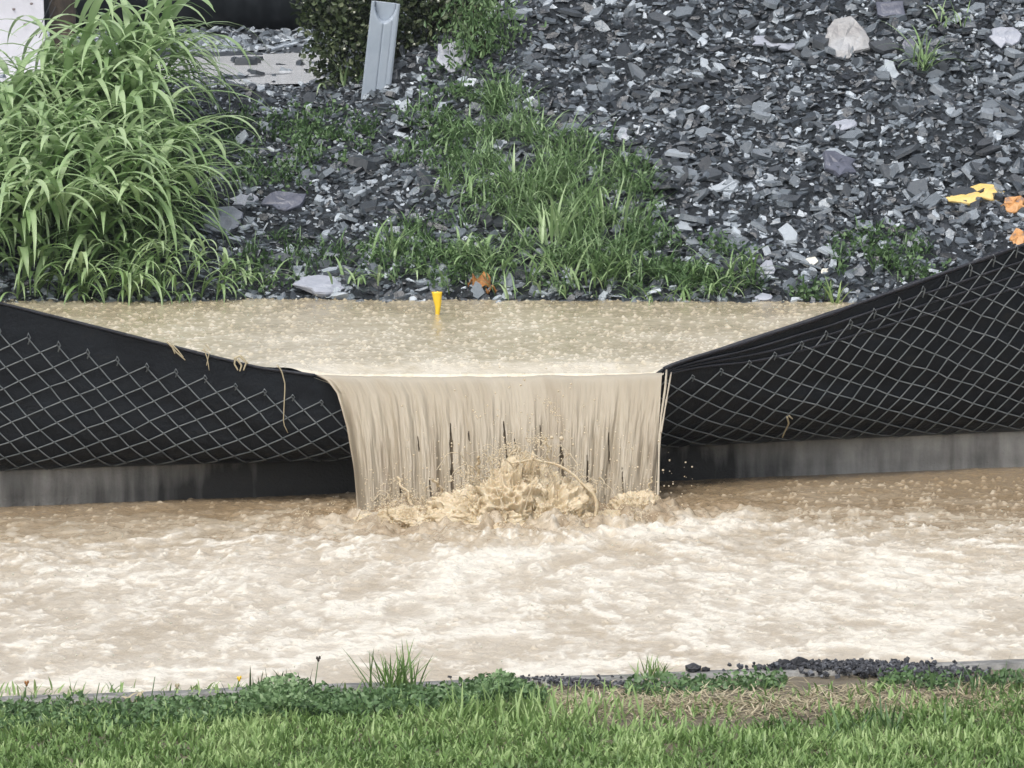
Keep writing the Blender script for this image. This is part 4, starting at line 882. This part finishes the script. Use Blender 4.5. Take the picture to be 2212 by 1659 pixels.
# dark gravel washed up on the edge
def gravel(cx, n, sx, sy, label, seed, s0=.008, s1=.024, pyc=None, hh=.02):
    rg = np.random.default_rng(seed); V = []; Fc = []; Tn = []; n0 = 0
    for _ in range(n):
        px = cx+rg.normal()*sx; py = pyc+rg.normal()*sy+(px-cx)*.06; x, y, z = [float(q_) for q_ in lawn_hit(px, py)]; y = min(y, float(near_y(x))-.005-.05*rg.random()**2)
        v_, f_ = flake_geo(rg, rg.uniform(s0, s1), int(rg.integers(5, 8)), .55, 1.3); M3 = orient(rg, rg.normal()*.5, rg.normal()*.5, rg.uniform(0, 6.28))
        V.append(v_ @ M3.T+[x, y, z+.008+rg.random()*hh]); Fc += [[i+n0 for i in q2] for q2 in f_]; n0 += len(v_); Tn.append(np.full(len(v_), rg.beta(1.5, 2.5)))
    return tag(mesh('gravel', np.concatenate(V), Fc, m_grit, tint=np.concatenate(Tn), smooth=False), label, 'gravel', kind='stuff')
gravel(1890, 1500, 110, 7, 'heap of dark gravel washed up along the near kerb at lower right', 121, .005, .017, pyc=1456, hh=.014)
gravel(1250, 300, 90, 6, 'thin line of dark grit along the near kerb', 122, .005, .012, pyc=1482, hh=.004)
for k, (a, b, s_, lab) in enumerate(((1495, 1434, .034, 'larger dark asphalt lump on the near kerb left of the gravel heap'), (1523, 1438, .02, 'small dark lump of asphalt on the near kerb beside the larger one'), (1688, 1424, .032, 'dark stone at the left end of the gravel heap'), (1718, 1420, .036, 'dark upright stone standing out of the top of the gravel heap'))):
    rg = np.random.default_rng(130+k); x, y, z = [float(q_) for q_ in lawn_hit(a, b+10)]; y = min(y, float(near_y(x))-.03); z = float(road_z(x))+.012
    v1, f1 = blobs([(0, 0, 0)], [s_*.5], np.array([[1.35, .9, .7 if k < 2 else 1.0]])); v1 = v1*(1+.2*rg.normal(size=(12, 1))*.6)
    o = mesh('stone', v1, f1, m_grit, tint=np.full(12, .12), smooth=False); o.location = (x, y, z+s_*.28); tag(o, lab, 'stone')
    sbm = o.modifiers.new('sub', 'SUBSURF'); sbm.levels = 2; sbm.render_levels = 2; sbm.subdivision_type = 'SIMPLE'; ds_ = o.modifiers.new('d', 'DISPLACE'); ds_.texture = tx_; ds_.strength = .008
# tufts standing up against the flood
def near_tuft(px, py, n, L0, L1, W0, W1, label, seed, **kw):
    z = float(lawn_hit(px, py)[2]); return tuft(px, py, n, L0, L1, W0, W1, kw.pop('m', m_lawn), label, seed, zf=z, **kw)
near_tuft(860, 1500, 80, .07, .15, .003, .006, 'spiky dark green grass tuft at the near kerb, tallest of the near tufts', 141, spread=.03, open_=(45, 88), bend=(.0, .6), tint=(.1, .45))
near_tuft(1408, 1470, 70, .035, .08, .0028, .005, 'small spiky grass tuft on the near kerb left of the dark lumps', 142, spread=.016, open_=(20, 85), bend=(0, .5), tint=(.2, .6))
near_tuft(1210, 1560, 120, .04, .10, .004, .008, 'bright green raised clump of lawn grass beside the straw patch', 143, spread=.09, open_=(50, 88), bend=(0, .9), tint=(.5, 1))
near_tuft(1060, 1560, 120, .04, .10, .004, .008, 'bright green lawn clump left of the raised clump', 144, spread=.08, open_=(50, 88), bend=(0, .9), tint=(.4, .9))
near_tuft(1905, 1490, 30, .025, .05, .003, .005, 'small grass tuft in front of the dark gravel heap', 145, spread=.02, open_=(40, 88), bend=(0, .8), tint=(.3, .7))
near_tuft(620, 1510, 34, .04, .09, .003, .006, 'dark pointed blades standing in the mound of broad leaved weeds', 146, spread=.05, open_=(55, 88), bend=(0, .5), tint=(.1, .4), m=m_dark)
near_tuft(1880, 1590, 20, .06, .13, .004, .007, 'long dark blades leaning out of the lawn at lower right', 147, spread=.07, open_=(40, 80), bend=(0, .8), tint=(.1, .4), m=m_weed)
near_tuft(2150, 1500, 26, .05, .11, .003, .006, 'thin upright blades at the right end of the gravel heap', 148, spread=.05, open_=(50, 88), bend=(0, .8), tint=(.2, .6), m=m_weed)
near_tuft(2130, 1490, 60, .03, .07, .002, .004, 'tan dead tuft at the right end of the gravel heap', 149, spread=.05, open_=(10, 70), bend=(0, .8), m=m_straw, name='dead_tuft', tint=(.3, .9))
# seed heads on stalks
for k, (a, b, tp, lab, hm) in enumerate(((58, 1530, 1478, 'brown seed head on a stalk at the lower left corner', m_leafd), (383, 1520, 1484, 'tan seed head on a short stalk above the left weeds', m_straw), (688, 1510, 1425, 'tallest dark seed stalk leaning right beside the weed mound', m_wood), (335, 1530, 1462, 'thin bare stalk left of the tan seed head', m_wood), (517, 1505, 1468, 'yellow bud on a stalk over the weed mound', m_tape), (215, 1530, 1475, 'thin bare stalk near the lower left corner', m_wood))):
    x, y, z = [float(q_) for q_ in lawn_hit(a, b)]; zt_ = float(at(a, tp, y)[2]); e_ = empty('seed_stalk', (x, y, z)); tag(e_, lab, 'weed')
    b_ = Bag(); b_.add(*tube([(x-.012, y, z), (x-.006, y, (z+zt_)/2), (x, y, zt_)], [.0018, .0014, .001], 5), .3); b_.build('stalk', m_weed, e_)
    if 'bare' not in lab:
        v1, f1 = blobs([(x, y, zt_), (x+.003, y, zt_+.005), (x-.003, y, zt_+.004)], [.0042, .0035, .0035], np.array([[.8, .8, 1.4]]*3)); mesh('seed_head', v1, f1, hm, e_, tint=np.full(len(v1), .6))
for k, (a, b, lab) in enumerate(((290, 1520, 'pinkish curled dry leaf in the lower left weeds'), (1415, 1490, 'pale dry stick leaning on the straw below the small spiky tuft'))):
    x, y, z = [float(q_) for q_ in lawn_hit(a, b)]
    v1, f1, t1 = ribbons(np.array([[x-.02, y, z]]*3)+np.array([[0, 0, 0], [.012, 0, 0], [.024, .01, 0]]), np.array([.3, 2.5, .9]), np.array([.05, .04, .045]) if k == 0 else np.array([.08, .05, .03]), np.full(3, .016 if k == 0 else .005), np.array([1.2, 1.0, 1.3]), np.full(3, 1.2 if k == 0 else .2), seg=6)
    tag(mesh('dry_leaf' if k == 0 else 'dry_stick', v1, f1, m_straw, tint=t1), lab, 'dry leaf' if k == 0 else 'stick')
# raindrops just above the water
rg = np.random.default_rng(151); n_ = 900; x = rg.uniform(-1.7, 1.8, n_); y = np.where(rg.random(n_) < .5, rg.uniform(.1, 1.9, n_), rg.uniform(-3.5, -.8, n_))
z = np.where(y > .05, POND, road_z(x))+rg.exponential(.012, n_)+.004; v1, f1 = blobs(np.stack([x, y, z], 1), rg.uniform(.0012, .0026, n_))
tag(mesh('raindrops', v1, f1, m_pale, tint=np.full(len(v1), .9)), 'raindrops bouncing off the muddy water', 'rain', kind='stuff')

# ------------------------------------------------------------------ the rain-filled air
hm = bpy.data.materials.new('rain_haze'); hm.use_nodes = True; hn = hm.node_tree.nodes; hl = hm.node_tree.links
hn.remove(hn['Principled BSDF']); pvn = hn.new('ShaderNodeVolumePrincipled'); pvn.inputs['Color'].default_value = (.86, .93, 1, 1); pvn.inputs['Density'].default_value = .0006
hl.new(pvn.outputs[0], hn['Material Output'].inputs['Volume'])
v_, f_ = box(0, 0, 20, 700, 700, 46); tag(mesh('haze', v_, f_, hm, smooth=False), kind='stuff')
